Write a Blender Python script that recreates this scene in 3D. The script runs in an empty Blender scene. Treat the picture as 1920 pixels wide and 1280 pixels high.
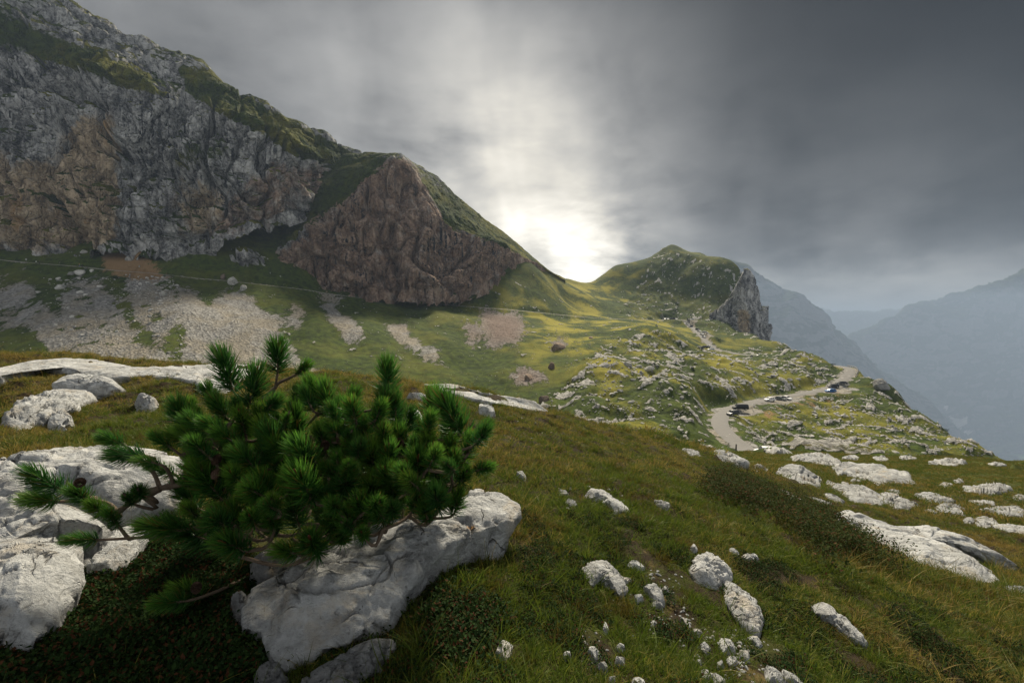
import bpy, bmesh, math, random
import numpy as np
from mathutils import Vector, Matrix
R = math.radians
scene = bpy.context.scene
COL = scene.collection
rng = np.random.default_rng(7)
random.seed(7)

# ------------------------------------------------------------------ camera
F = 853.0                       # focal length in photograph pixels (16 mm on a 36 mm frame)
TILT = math.atan(40 / F)        # the lens looks a little below the horizon
cam_d = bpy.data.cameras.new('camera')
cam_d.sensor_width = 36.0
cam_d.lens = F / 1920 * 36.0
cam_d.clip_start = 0.05
cam_d.clip_end = 40000
cam = bpy.data.objects.new('camera', cam_d)
cam.rotation_euler = (math.pi / 2 - TILT, 0, 0)
COL.objects.link(cam)
scene.camera = cam
CT, ST = math.cos(TILT), math.sin(TILT)

def U(px, py, D):
    """point seen at photograph pixel (px,py) at the forward distance D (metres)"""
    a = (np.asarray(px, float) - 960) / F
    b = (640 - np.asarray(py, float)) / F
    k = np.asarray(D, float) / (CT + b * ST)
    return np.stack([a * k, (CT + b * ST) * k, (-ST + b * CT) * k], -1)

def proj(x, y, z):
    d = y * CT - z * ST
    b = y * ST + z * CT
    return 960 + F * x / d, 640 - F * b / d

def udir(px, py):
    v = U(px, py, 1.0)
    return v / np.linalg.norm(v)

# ------------------------------------------------------------------ light
SUN_EL, SUN_AZ = R(46), R(9)            # azimuth measured from straight ahead to the right
EXPOSURE = 1.2
sun_d = bpy.data.lights.new('sun', 'SUN')
sun_d.energy = 3.4
sun_d.angle = R(12)
sun_d.color = (1.0, 0.90, 0.72)
sun = bpy.data.objects.new('sun', sun_d)
sv = Vector((math.sin(SUN_AZ) * math.cos(SUN_EL), math.cos(SUN_AZ) * math.cos(SUN_EL), math.sin(SUN_EL)))
sun.rotation_euler = sv.to_track_quat('Z', 'Y').to_euler()
sun.location = (0, 0, 400)
COL.objects.link(sun)

vs = scene.view_settings
vs.view_transform = 'Standard'; vs.look = 'None'; vs.gamma = 1; vs.exposure = EXPOSURE
vs.use_curve_mapping = False
cy = scene.cycles
cy.max_bounces = 6; cy.diffuse_bounces = 3; cy.glossy_bounces = 2; cy.transmission_bounces = 3
cy.volume_bounces = 0; cy.transparent_max_bounces = 8
cy.caustics_reflective = False; cy.caustics_refractive = False

# ------------------------------------------------------------------ node helpers
class NT:
    def __init__(s, tree):
        s.t = tree; s.n = tree.nodes; s.l = tree.links
    def new(s, typ, **kw):
        n = s.n.new(typ)
        for k, v in kw.items(): setattr(n, k, v)
        return n
    def put(s, sock, v):
        if v is None: return
        if isinstance(v, bpy.types.NodeSocket): s.l.new(v, sock)
        elif isinstance(v, (int, float)):
            try: sock.default_value = v
            except TypeError: sock.default_value = [v] * len(sock.default_value)
        else:
            v = list(v)
            if len(sock.default_value) == 4 and len(v) == 3: v = v + [1]
            sock.default_value = v
    def m(s, op, a, b=None, c=None, clamp=False):
        n = s.new('ShaderNodeMath', operation=op, use_clamp=clamp)
        s.put(n.inputs[0], a); s.put(n.inputs[1], b); s.put(n.inputs[2], c)
        return n.outputs[0]
    def v(s, op, a, b=None, sc=None):
        n = s.new('ShaderNodeVectorMath', operation=op)
        s.put(n.inputs[0], a); s.put(n.inputs[1], b)
        if sc is not None: s.put(n.inputs['Scale'], sc)
        return n.outputs['Value'] if op in ('DOT_PRODUCT', 'LENGTH', 'DISTANCE') else n.outputs[0]
    def mix(s, f, a, b, blend='MIX'):
        n = s.new('ShaderNodeMix', data_type='RGBA', blend_type=blend)
        s.put(n.inputs[0], f); s.put(n.inputs[6], a); s.put(n.inputs[7], b)
        return n.outputs[2]
    def noise(s, vec, scale, detail=4, rough=.55, dist=0.0, out=0):
        n = s.new('ShaderNodeTexNoise')
        s.put(n.inputs['Vector'], vec); n.inputs['Scale'].default_value = scale
        n.inputs['Detail'].default_value = detail; n.inputs['Roughness'].default_value = rough
        n.inputs['Distortion'].default_value = dist
        return n.outputs[out]
    def voro(s, vec, scale, feature='F1', out='Distance', rnd=1.0):
        n = s.new('ShaderNodeTexVoronoi', feature=feature)
        s.put(n.inputs['Vector'], vec); n.inputs['Scale'].default_value = scale
        n.inputs['Randomness'].default_value = rnd
        return n.outputs[out]
    def ramp(s, f, stops):
        n = s.new('ShaderNodeValToRGB')
        e = n.color_ramp.elements
        while len(e) < len(stops): e.new(0.5)
        for k, (p, c) in enumerate(stops):
            e[k].position = p
            if isinstance(c, (int, float)): c = (c, c, c)
            e[k].color = (*c, 1)
        s.put(n.inputs[0], f)
        return n.outputs[0]
    def step(s, x, a, b):
        n = s.new('ShaderNodeMapRange', interpolation_type='SMOOTHSTEP')
        s.put(n.inputs[0], x); s.put(n.inputs[1], a); s.put(n.inputs[2], b)
        return n.outputs[0]
    def attr(s, name, out='Fac'):
        n = s.new('ShaderNodeAttribute', attribute_name=name)
        return n.outputs[out]
    def sepz(s, v, i):
        n = s.new('ShaderNodeSeparateXYZ'); s.put(n.inputs[0], v); return n.outputs[i]
    def comb(s, x, y, z):
        n = s.new('ShaderNodeCombineXYZ')
        s.put(n.inputs[0], x); s.put(n.inputs[1], y); s.put(n.inputs[2], z); return n.outputs[0]
    def bump(s, h, strength, dist, normal=None):
        n = s.new('ShaderNodeBump')
        n.inputs['Strength'].default_value = strength; n.inputs['Distance'].default_value = dist
        s.put(n.inputs['Height'], h); s.put(n.inputs['Normal'], normal)
        return n.outputs[0]

def material(name):
    m = bpy.data.materials.new(name); m.use_nodes = True
    nt = NT(m.node_tree)
    for n in list(nt.n): nt.n.remove(n)
    out = nt.new('ShaderNodeOutputMaterial')
    return m, nt, out

def pbsdf(nt, out, col, rough=.9, normal=None, spec=.2, **kw):
    b = nt.new('ShaderNodeBsdfPrincipled')
    nt.put(b.inputs['Base Color'], col); nt.put(b.inputs['Roughness'], rough)
    b.inputs['Specular IOR Level'].default_value = spec
    nt.put(b.inputs['Normal'], normal)
    for k, v in kw.items(): nt.put(b.inputs[k.replace('_', ' ')], v)
    nt.l.new(b.outputs[0], out.inputs[0])
    return b

# ------------------------------------------------------------------ world: storm cloud with a bright gap over the pass
wd = bpy.data.worlds.new('World'); scene.world = wd; wd.use_nodes = True
wn = NT(wd.node_tree)
for n in list(wn.n): wn.n.remove(n)
wo = wn.new('ShaderNodeOutputWorld'); bg = wn.new('ShaderNodeBackground')
wn.l.new(bg.outputs[0], wo.inputs[0])
sky = wn.new('ShaderNodeTexSky', sky_type='NISHITA')
sky.sun_disc = False; sky.sun_elevation = SUN_EL; sky.sun_rotation = SUN_AZ; sky.altitude = 2000
D = wn.new('ShaderNodeTexCoord').outputs['Generated']
dz = wn.sepz(D, 2)
den = wn.m('ADD', wn.m('MAXIMUM', dz, 0.0), 0.22)
pl = wn.v('DIVIDE', D, wn.comb(den, den, 1.0))
pl = wn.comb(wn.sepz(pl, 0), wn.sepz(pl, 1), wn.m('MULTIPLY', dz, 1.5))
def lobe(px, py, k):
    d = wn.v('DOT_PRODUCT', D, udir(px, py).tolist())
    return wn.m('POWER', wn.m('MAXIMUM', d, 0.0), k)
nA = wn.noise(pl, 0.75, 5, .52, .25)
nB = wn.noise(pl, 2.1, 7, .58, .25)
# rain shafts: stretched along the vertical
sh = wn.noise(wn.comb(wn.m('MULTIPLY', wn.sepz(D, 0), 5.0), wn.m('MULTIPLY', wn.sepz(D, 1), 5.0),
                      wn.m('MULTIPLY', wn.m('ADD', dz, wn.m('MULTIPLY', wn.sepz(D, 0), 0.45)), 1.6)), 1.0, 3, .5, .3)
var = wn.m('ADD', wn.m('MULTIPLY', wn.m('SUBTRACT', nA, .5), 2.6), wn.m('MULTIPLY', wn.m('SUBTRACT', nB, .5), 1.3))
var = wn.m('ADD', var, wn.m('MULTIPLY', wn.m('SUBTRACT', sh, .5), 1.9))
puff = wn.step(wn.noise(pl, 1.35, 8, .60, .25), .38, .66)
var = wn.m('ADD', var, wn.m('MULTIPLY', wn.m('SUBTRACT', puff, .5), .45))
back = wn.step(wn.sepz(D, 1), 0.45, -0.45)        # the cover is thinner away from the storm front
base = wn.m('ADD', 0.042, wn.m('MULTIPLY', back, 0.20))
dark = wn.m('MINIMUM', wn.m('ADD', wn.m('MULTIPLY', lobe(1700, 20, 3.5), 0.95), wn.m('MULTIPLY', lobe(1450, 330, 18), 0.50)), 0.93)
base = wn.m('MULTIPLY', base, wn.m('SUBTRACT', 1.0, dark))
base = wn.m('MULTIPLY', base, wn.m('MAXIMUM', wn.m('ADD', 1.0, var), 0.25))
glow = wn.m('ADD', wn.m('MULTIPLY', lobe(1080, 515, 95), 0.46), wn.m('MULTIPLY', lobe(940, 340, 32), 0.19))
glow = wn.m('ADD', glow, wn.m('MULTIPLY', lobe(1095, 515, 380), 0.40))
glow = wn.m('ADD', glow, wn.m('MULTIPLY', lobe(1040, 470, 14), 0.07))
glow = wn.m('ADD', glow, wn.m('MULTIPLY', lobe(1600, 560, 34), 0.07))
glow = wn.m('MULTIPLY', glow, wn.m('MAXIMUM', wn.m('ADD', 1.0, wn.m('MULTIPLY', var, .95)), 0.25))
glow = wn.m('ADD', glow, wn.m('MULTIPLY', wn.m('MULTIPLY', lobe(380, 80, 9), 0.045), wn.m('MAXIMUM', wn.m('ADD', 1.0, var), 0.2)))
deck = wn.step(wn.m('ADD', dz, wn.m('MULTIPLY', wn.m('SUBTRACT', wn.noise(D, 7.0, 7, .6, .2), .5), .16)), .135, .06)    # light under the ragged cloud base
glow = wn.m('ADD', glow, wn.m('MULTIPLY', deck, wn.m('MULTIPLY_ADD', nB, .10, .025)))
lum = wn.m('ADD', base, glow)
tint = wn.mix(wn.m('MULTIPLY', glow, 3.0, clamp=True), (0.98, 1.0, 1.02), (1.06, 1.0, 0.88))
cl = wn.v('SCALE', tint, sc=lum)
skyc = wn.v('SCALE', sky.outputs[0], sc=0.06)
colr = wn.mix(0.985, skyc, cl)
wn.put(bg.inputs[0], colr); bg.inputs[1].default_value = 1.0

# ------------------------------------------------------------------ numpy noise
def _h(ix, iy, iz, seed):
    with np.errstate(over='ignore'):
        h = ix.astype(np.uint32) * np.uint32(374761393) + iy.astype(np.uint32) * np.uint32(668265263) \
            + iz.astype(np.uint32) * np.uint32(2147483647 - 58) + np.uint32((seed * 974711) & 0xffffffff)
        h = (h ^ (h >> np.uint32(13))) * np.uint32(1274126177)
        h = h ^ (h >> np.uint32(16))
        h = h * np.uint32(2246822519)
        return h ^ (h >> np.uint32(15))
_G3 = np.array([[1,1,0],[-1,1,0],[1,-1,0],[-1,-1,0],[1,0,1],[-1,0,1],[1,0,-1],[-1,0,-1],
                [0,1,1],[0,-1,1],[0,1,-1],[0,-1,-1],[1,1,0],[-1,1,0],[0,-1,1],[0,-1,-1]], np.float32)
_a = np.arange(16) * (2 * math.pi / 16)
_G2 = np.stack([np.cos(_a), np.sin(_a)], -1).astype(np.float32) * 1.4
def perlin2(x, y, seed=0):
    xf = np.floor(x); yf = np.floor(y)
    ix = xf.astype(np.int64); iy = yf.astype(np.int64)
    u = (x - xf).astype(np.float32); v = (y - yf).astype(np.float32)
    su = u * u * u * (u * (u * 6 - 15) + 10); sv_ = v * v * v * (v * (v * 6 - 15) + 10)
    z = np.zeros_like(ix)
    def g(i, j):
        k = _G2[_h(ix + i, iy + j, z, seed) & np.uint32(15)]
        return k[..., 0] * (u - i) + k[..., 1] * (v - j)
    a = g(0, 0); b = g(1, 0); c = g(0, 1); d = g(1, 1)
    return (a + su * (b - a)) * (1 - sv_) + (c + su * (d - c)) * sv_
def perlin3(x, y, z, seed=0):
    xf = np.floor(x); yf = np.floor(y); zf = np.floor(z)
    ix = xf.astype(np.int64); iy = yf.astype(np.int64); iz = zf.astype(np.int64)
    u = (x - xf).astype(np.float32); v = (y - yf).astype(np.float32); w = (z - zf).astype(np.float32)
    s = lambda t: t * t * t * (t * (t * 6 - 15) + 10)
    su, sv_, sw = s(u), s(v), s(w)
    def g(i, j, k):
        q = _G3[_h(ix + i, iy + j, iz + k, seed) & np.uint32(15)]
        return q[..., 0] * (u - i) + q[..., 1] * (v - j) + q[..., 2] * (w - k)
    r = 0
    for k in (0, 1):
        a = g(0, 0, k); a = a + su * (g(1, 0, k) - a)
        b = g(0, 1, k); b = b + su * (g(1, 1, k) - b)
        c = a + sv_ * (b - a)
        r = c * (1 - sw) if k == 0 else r + c * sw
    return r
def fbm2(x, y, o=4, seed=0, gain=.5):
    r = 0; a = 1.0; f = 1.0
    for i in range(o):
        r = r + a * perlin2(x * f, y * f, seed + i * 17); a *= gain; f *= 2.03
    return r
def fbm3(x, y, z, o=4, seed=0, gain=.5):
    r = 0; a = 1.0; f = 1.0
    for i in range(o):
        r = r + a * perlin3(x * f, y * f, z * f, seed + i * 17); a *= gain; f *= 2.03
    return r
def ridge3(x, y, z, o=4, seed=0, gain=.5):
    r = 0; a = 1.0; f = 1.0
    for i in range(o):
        r = r + a * (1 - 2 * np.abs(perlin3(x * f, y * f, z * f, seed + i * 17))); a *= gain; f *= 2.03
    return r
def sstep(x, a, b):
    t = np.clip((x - a) / (b - a), 0, 1); return t * t * (3 - 2 * t)

# ------------------------------------------------------------------ mesh helpers
def set_props(o, label=None, cat=None, group=None, kind=None):
    if label: o['label'] = label
    if cat: o['category'] = cat
    if group: o['group'] = group
    if kind: o['kind'] = kind
    return o
def mesh_np(name, V, faces, mat, smooth=True, attrs=None):
    """faces: (n,k) int array, all of one size"""
    me = bpy.data.meshes.new(name)
    V = np.asarray(V, np.float32).reshape(-1, 3); faces = np.asarray(faces, np.int32)
    n, k = faces.shape
    me.vertices.add(len(V)); me.vertices.foreach_set('co', V.ravel())
    me.loops.add(n * k); me.loops.foreach_set('vertex_index', faces.ravel())
    me.polygons.add(n); me.polygons.foreach_set('loop_start', np.arange(n, dtype=np.int32) * k)
    me.polygons.foreach_set('use_smooth', np.full(n, smooth, bool))
    if attrs:
        for an, av in attrs.items():
            a = me.attributes.new(an, 'FLOAT', 'POINT'); a.data.foreach_set('value', np.asarray(av, np.float32).ravel())
    if mat: me.materials.append(mat)
    me.update(calc_edges=True)
    return me
def link(name, me, parent=None, loc=None):
    o = bpy.data.objects.new(name, me); COL.objects.link(o)
    if parent: o.parent = parent
    if loc is not None: o.location = loc
    return o
def empty(name, loc=(0, 0, 0), rz=0.0):
    o = bpy.data.objects.new(name, None); o.empty_display_size = .2
    o.location = loc; o.rotation_euler = (0, 0, rz); COL.objects.link(o); return o
def grid_faces(nr, nc, flip=False, wrap=False):
    r = np.arange(nr - 1)[:, None]; c = np.arange(nc if wrap else nc - 1)[None, :]
    c2 = (c + 1) % nc
    a = r * nc + c; b = r * nc + c2; d = (r + 1) * nc + c2; e = (r + 1) * nc + c
    q = np.stack([a, b, d, e], -1).reshape(-1, 4)
    return q[:, ::-1] if flip else q
def grid_normals(P):
    du = np.gradient(P, axis=1); dv = np.gradient(P, axis=0)
    n = np.cross(du, dv)
    return n / (np.linalg.norm(n, axis=-1, keepdims=True) + 1e-9)

class TPS:
    """thin-plate surface z(x,y) through control points"""
    def __init__(s, pts, smooth=1e-6):
        p = np.asarray(pts, float); s.c = p[:, :2]; n = len(p)
        s.k = np.abs(s.c).max(); s.c = s.c / s.k
        A = np.zeros((n + 3, n + 3)); d = np.linalg.norm(s.c[:, None] - s.c[None], axis=-1)
        A[:n, :n] = s.f(d) + np.eye(n) * smooth
        A[:n, n] = 1; A[:n, n + 1:] = s.c; A[n, :n] = 1; A[n + 1:, :n] = s.c.T
        s.w = np.linalg.solve(A, np.concatenate([p[:, 2], [0, 0, 0]]))
    @staticmethod
    def f(d): return np.where(d > 0, d * d * np.log(d + 1e-12), 0)
    def __call__(s, x, y):
        sh = np.shape(x); x = np.ravel(x) / s.k; y = np.ravel(y) / s.k; o = np.empty(len(x)); n = len(s.c)
        for i in range(0, len(x), 40000):
            xs = x[i:i + 40000]; ys = y[i:i + 40000]
            d2 = (xs[:, None] - s.c[None, :, 0]) ** 2 + (ys[:, None] - s.c[None, :, 1]) ** 2
            o[i:i + 40000] = (0.5 * d2 * np.log(d2 + 1e-18)) @ s.w[:n] + s.w[n] + xs * s.w[n + 1] + ys * s.w[n + 2]
        return o.reshape(sh)

def spline(pts, n):
    """Catmull-Rom through points, n samples evenly by length"""
    p = np.asarray(pts, float); q = np.vstack([2 * p[0] - p[1], p, 2 * p[-1] - p[-2]])
    out = []
    for i in range(1, len(q) - 2):
        t = np.linspace(0, 1, 24, endpoint=False)[:, None]
        a, b, c, d = q[i - 1], q[i], q[i + 1], q[i + 2]
        out.append(.5 * (2 * b + (c - a) * t + (2 * a - 5 * b + 4 * c - d) * t ** 2 + (3 * b - a - 3 * c + d) * t ** 3))
    out = np.vstack(out + [p[-1:]])
    L = np.concatenate([[0], np.cumsum(np.linalg.norm(np.diff(out, axis=0), axis=1))])
    s = np.linspace(0, L[-1], n)
    return np.stack([np.interp(s, L, out[:, k]) for k in range(out.shape[1])], -1)

def inpoly(px, py, poly):
    poly = np.asarray(poly, float); r = np.zeros(np.shape(px), bool); j = len(poly) - 1
    for i in range(len(poly)):
        xi, yi = poly[i]; xj, yj = poly[j]
        c = ((yi > py) != (yj > py)) & (px < (xj - xi) * (py - yi) / (yj - yi + 1e-12) + xi)
        r ^= c; j = i
    return r
# ------------------------------------------------------------------ materials of the land
def grass_colour(nt, pos, dry=None, k=1.0):
    """mid-distance alpine turf: olive, lush and straw patches"""
    n1 = nt.noise(pos, 0.035, 5, .6, .5)
    n2 = nt.noise(pos, 0.35, 6, .65, .4)
    n3 = nt.noise(pos, 2.2, 4, .7)
    c = nt.mix(nt.step(n2, .33, .68), (.016 * k, .027 * k, .004 * k), (.054 * k, .078 * k, .009 * k))
    f = nt.step(nt.m('ADD', n1, nt.m('MULTIPLY', nt.m('SUBTRACT', n3, .5), .35)), .45, .66)
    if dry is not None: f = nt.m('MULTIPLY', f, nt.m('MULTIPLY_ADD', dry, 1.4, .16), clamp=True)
    c = nt.mix(f, c, (.225 * k, .200 * k, .024 * k))  # straw tone brightened so that it also carries sunlight on the pass
    return c, n2, n3

def mat_hillside():
    m, nt, out = material('hillside_turf')
    pos = nt.new('ShaderNodeNewGeometry').outputs['Position']
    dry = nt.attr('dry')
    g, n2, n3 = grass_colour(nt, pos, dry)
    # scree: grey-beige gravel, each stone a cell
    vc = nt.voro(pos, 1.15, out='Color'); vv = nt.sepz(vc, 0)
    vd = nt.voro(pos, 1.15)
    big = nt.noise(pos, .06, 4, .6)
    sc = nt.mix(vv, (.12, .115, .105), (.30, .29, .27))
    sc = nt.mix(nt.step(big, .42, .62), sc, nt.mix(vv, (.15, .135, .105), (.28, .25, .20)))
    sc = nt.mix(nt.attr('pink'), sc, nt.mix(vv, (.10, .075, .06), (.20, .15, .125)))
    run = nt.v('MULTIPLY', pos, (1, .28, .28))
    jit = nt.m('ADD', nt.m('ADD', nt.m('MULTIPLY', nt.m('SUBTRACT', nt.noise(pos, .25, 8, .74), .5), 1.3), nt.m('MULTIPLY', nt.m('SUBTRACT', nt.noise(run, .35, 6, .7), .5), 1.7)), nt.m('MULTIPLY', nt.m('SUBTRACT', n3, .5), .7))
    fs = nt.step(nt.m('ADD', nt.attr('scree'), jit), .34, .52)
    c = nt.mix(fs, g, sc)
    so = nt.mix(nt.noise(pos, .8, 6, .7), (.13, .075, .032), (.30, .195, .095))
    c = nt.mix(nt.step(nt.m('ADD', nt.attr('soil'), nt.m('MULTIPLY', jit, .8)), .42, .6), c, so)
    # bare limestone
    rn = nt.noise(pos, .9, 7, .7)
    rc = nt.mix(nt.step(rn, .36, .66), (.16, .155, .14), (.50, .485, .45))
    fr = nt.step(nt.m('ADD', nt.attr('rock'), nt.m('MULTIPLY', jit, .45)), .42, .58)
    c = nt.mix(fr, c, rc)
    h = nt.m('ADD', nt.m('MULTIPLY', n3, .5), nt.m('MULTIPLY', vd, nt.m('MULTIPLY', fs, .9)))
    h = nt.m('ADD', h, nt.m('MULTIPLY', rn, nt.m('MULTIPLY', fr, 2.2)))
    pbsdf(nt, out, c, .95, nt.bump(h, .9, .55), .1)
    return m
M_HILL = mat_hillside()

def mat_cliff():
    m, nt, out = material('limestone_cliff')
    pos = nt.new('ShaderNodeNewGeometry').outputs['Position']
    st = nt.v('MULTIPLY', pos, (1, 1, .16))
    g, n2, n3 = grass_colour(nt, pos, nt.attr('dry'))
    a = nt.noise(pos, .09, 8, .68, .6)
    b = nt.noise(st, .22, 7, .65, .5)
    fine = nt.noise(pos, .8, 8, .72, .3)
    mx = nt.m('ADD', nt.m('MULTIPLY', a, .45), nt.m('ADD', nt.m('MULTIPLY', b, .3), nt.m('MULTIPLY', fine, .35)))
    col = nt.ramp(mx, [(.42, (.018, .019, .021)), (.485, (.075, .075, .075)), (.54, (.25, .247, .24)), (.62, (.56, .55, .525))])
    tanc = nt.ramp(mx, [(.42, (.045, .036, .028)), (.495, (.23, .17, .105)), (.60, (.56, .44, .30))])
    redc = nt.ramp(mx, [(.41, (.026, .020, .018)), (.48, (.145, .092, .064)), (.55, (.27, .175, .118)), (.65, (.46, .33, .24))])
    jit = nt.m('MULTIPLY', nt.m('SUBTRACT', nt.noise(pos, .12, 6, .65), .5), 1.5)
    col = nt.mix(nt.step(nt.m('ADD', nt.attr('tan'), jit), .3, .75), col, tanc)
    col = nt.mix(nt.m('MULTIPLY', nt.step(nt.m('ADD', nt.attr('red'), jit), .42, 1.05), .92), col, redc)
    # black water streaks
    stk = nt.noise(nt.v('MULTIPLY', pos, (1, 1, .06)), .42, 5, .6, .2)
    col = nt.mix(nt.m('MULTIPLY', nt.step(stk, .53, .64), nt.m('MULTIPLY_ADD', nt.attr('streak'), .85, .34)), col, (.028, .030, .034))
    ox = nt.noise(nt.v('MULTIPLY', pos, (1, 1, .4)), .07, 4, .6)
    col = nt.mix(nt.m('MULTIPLY', nt.step(ox, .58, .68), nt.m('MULTIPLY', nt.attr('tan'), .7)), col, (.34, .20, .075))
    fg = nt.step(nt.m('ADD', nt.attr('grass'), nt.m('MULTIPLY', nt.m('SUBTRACT', nt.noise(pos, .4, 6, .7), .5), 1.1)), .38, .6)
    c = nt.mix(fg, col, g)
    cr = nt.voro(nt.v('ADD', nt.v('MULTIPLY', pos, (1, 1, .55)), nt.v('SCALE', nt.noise(pos, .25, 3, out=1), sc=2.5)), .22, 'DISTANCE_TO_EDGE')
    h = nt.m('ADD', nt.m('MULTIPLY', fine, 1.6), nt.m('MULTIPLY', nt.step(cr, 0, .09), .9))
    h = nt.m('ADD', h, nt.m('MULTIPLY', b, 1.6))
    pbsdf(nt, out, c, .95, nt.bump(h, 1.0, 1.1), .1)
    return m
M_CLIFF = mat_cliff()

def blur(a, r, n=2):
    a = np.asarray(a, float)
    for _ in range(n):
        for ax in (0, 1):
            p = np.pad(a, [(r + 1, r) if k == ax else (0, 0) for k in (0, 1)], mode='edge')
            c = np.cumsum(p, axis=ax)
            a = (np.take(c, range(2 * r + 1, c.shape[ax]), ax) - np.take(c, range(0, c.shape[ax] - 2 * r - 1), ax)) / (2 * r + 1)
    return a

# ------------------------------------------------------------------ roads and trail as seen from the meadow: (px, py, distance)
ROAD_A = [(1432, 868, 92), (1405, 846, 104), (1383, 830, 112), (1362, 812, 121), (1350, 795, 131), (1352, 780, 143), (1368, 768, 156),
          (1400, 757, 170), (1440, 749, 182), (1480, 742, 191), (1520, 735, 199), (1555, 727, 207), (1578, 713, 218), (1592, 700, 231), (1590, 690, 245), (1570, 686, 262), (1530, 681, 282)]
ROAD_B = [(1530, 681, 282), (1480, 675, 293), (1440, 669, 300), (1405, 666, 305), (1370, 661, 315), (1345, 655, 328), (1330, 645, 345), (1318, 633, 368),
          (1308, 622, 395), (1295, 612, 425), (1275, 606, 446), (1255, 603, 458)]
TRAIL_A = [(-320, 452, 226), (-150, 470, 230), (0, 487, 235), (75, 494, 236), (150, 500, 237), (215, 507, 239), (290, 513, 243), (360, 521, 248), (420, 526, 254), (500, 535, 262), (570, 543, 271), (612, 550, 281), (655, 556, 292), (700, 561, 303),
           (760, 566, 312), (830, 571, 319), (895, 576, 325), (950, 580, 333), (1010, 586, 345), (1070, 592, 362), (1130, 597, 385), (1190, 599, 415), (1250, 602, 452)]
road_a = spline([U(*p) for p in ROAD_A], 150)
road_b = spline([U(*p) for p in ROAD_B], 130)
trail = spline([U(*p) for p in TRAIL_A], 260)
PADS = [(1375, 772, 158, 7), (1392, 768, 161, 6.5), (1446, 752, 178, 6), (1466, 749, 182, 6), (1478, 746, 186, 6), (1560, 733, 200, 7), (1580, 728, 206, 6),
        (1332, 657, 322, 9), (1320, 655, 324, 7), (1322, 630, 366, 7), (1316, 624, 380, 7), (1296, 605, 434, 6), (1282, 600, 443, 7), (1268, 599, 450, 7), (1252, 599, 453, 7), (1296, 600, 440, 6)]
pads = [(*U(a, b, d), r) for a, b, d, r in PADS]

# ------------------------------------------------------------------ the wide terrain
MID = [(-300,700,150),(-300,560,200),(-300,455,226),(-300,400,265),
 (0,690,155),(0,640,172),(0,600,188),(0,540,212),(0,467,250),(0,440,275),
 (150,690,158),(150,640,176),(150,590,194),(150,545,215),(150,458,256),(150,430,285),
 (300,690,160),(300,640,178),(300,590,198),(300,550,222),(300,460,265),(300,430,295),
 (450,690,165),(450,630,190),(450,575,225),(450,460,283),(450,425,300),
 (560,690,170),(560,620,205),(560,575,240),(540,420,325),(600,400,350),
 (640,650,205),(640,590,250),(640,535,305),
 (700,720,165),(700,650,212),(700,600,255),(700,530,330),
 (800,720,172),(800,650,222),(800,605,270),(800,530,345),
 (900,735,170),(900,680,205),(900,630,250),(900,600,285),(900,537,350),
 (1000,760,150),(1000,700,188),(1000,655,228),(1000,620,270),(1000,560,362),(1000,500,405),(960,510,382),(1030,512,440),(1050,523,480),
 (1060,770,140),(1060,720,172),(1060,668,215),(1060,630,265),(1060,565,420),(1060,528,515),
 (1120,780,130),(1120,730,158),(1120,680,196),(1120,640,245),(1120,615,300),(1120,575,440),(1110,534,530),
 (1200,800,118),(1200,750,145),(1200,700,178),(1200,675,205),(1200,650,240),(1180,632,262),(1235,622,272),(1280,640,268),(1240,612,320),(1200,608,360),(1180,580,450),
 (1300,825,106),(1300,780,128),(1300,740,150),(1300,705,180),(1290,685,205),(1300,668,235),(1300,658,270),(1270,625,340),
 (1400,720,190),(1400,690,222),(1420,680,250),(1400,672,285),
 (1450,705,212),(1480,680,245),(1490,664,262),(1540,672,258),(1575,688,247),(1530,715,212),(1500,725,203),
 (1450,790,148),(1450,840,112),(1500,770,166),(1500,820,128),(1560,760,178),(1600,800,145),(1600,845,112),(1620,740,192),
 (1650,714,206),(1668,722,206),(1690,765,186),(1700,800,155),(1700,840,122),(1760,807,165),(1800,845,125),(1850,851,142),(1920,880,125),
 (1410,560,508),
 (1200,545,515),(1260,540,515),(1320,545,498),(1370,560,480),(1300,590,462),(1350,600,440),(1390,625,412),(1430,640,395),
 (1150,565,480),(1240,585,470),(1400,650,345),(1450,652,370),(1485,662,335),(1360,640,360)]
mid_pts = [U(*p) for p in MID]
mid_pts += list(road_a[::7]) + list(road_b[::8]) + list(trail[::10])
def WP(px, D, z):
    v = U(px, 600, D); return np.array([v[0], v[1], z])
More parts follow.
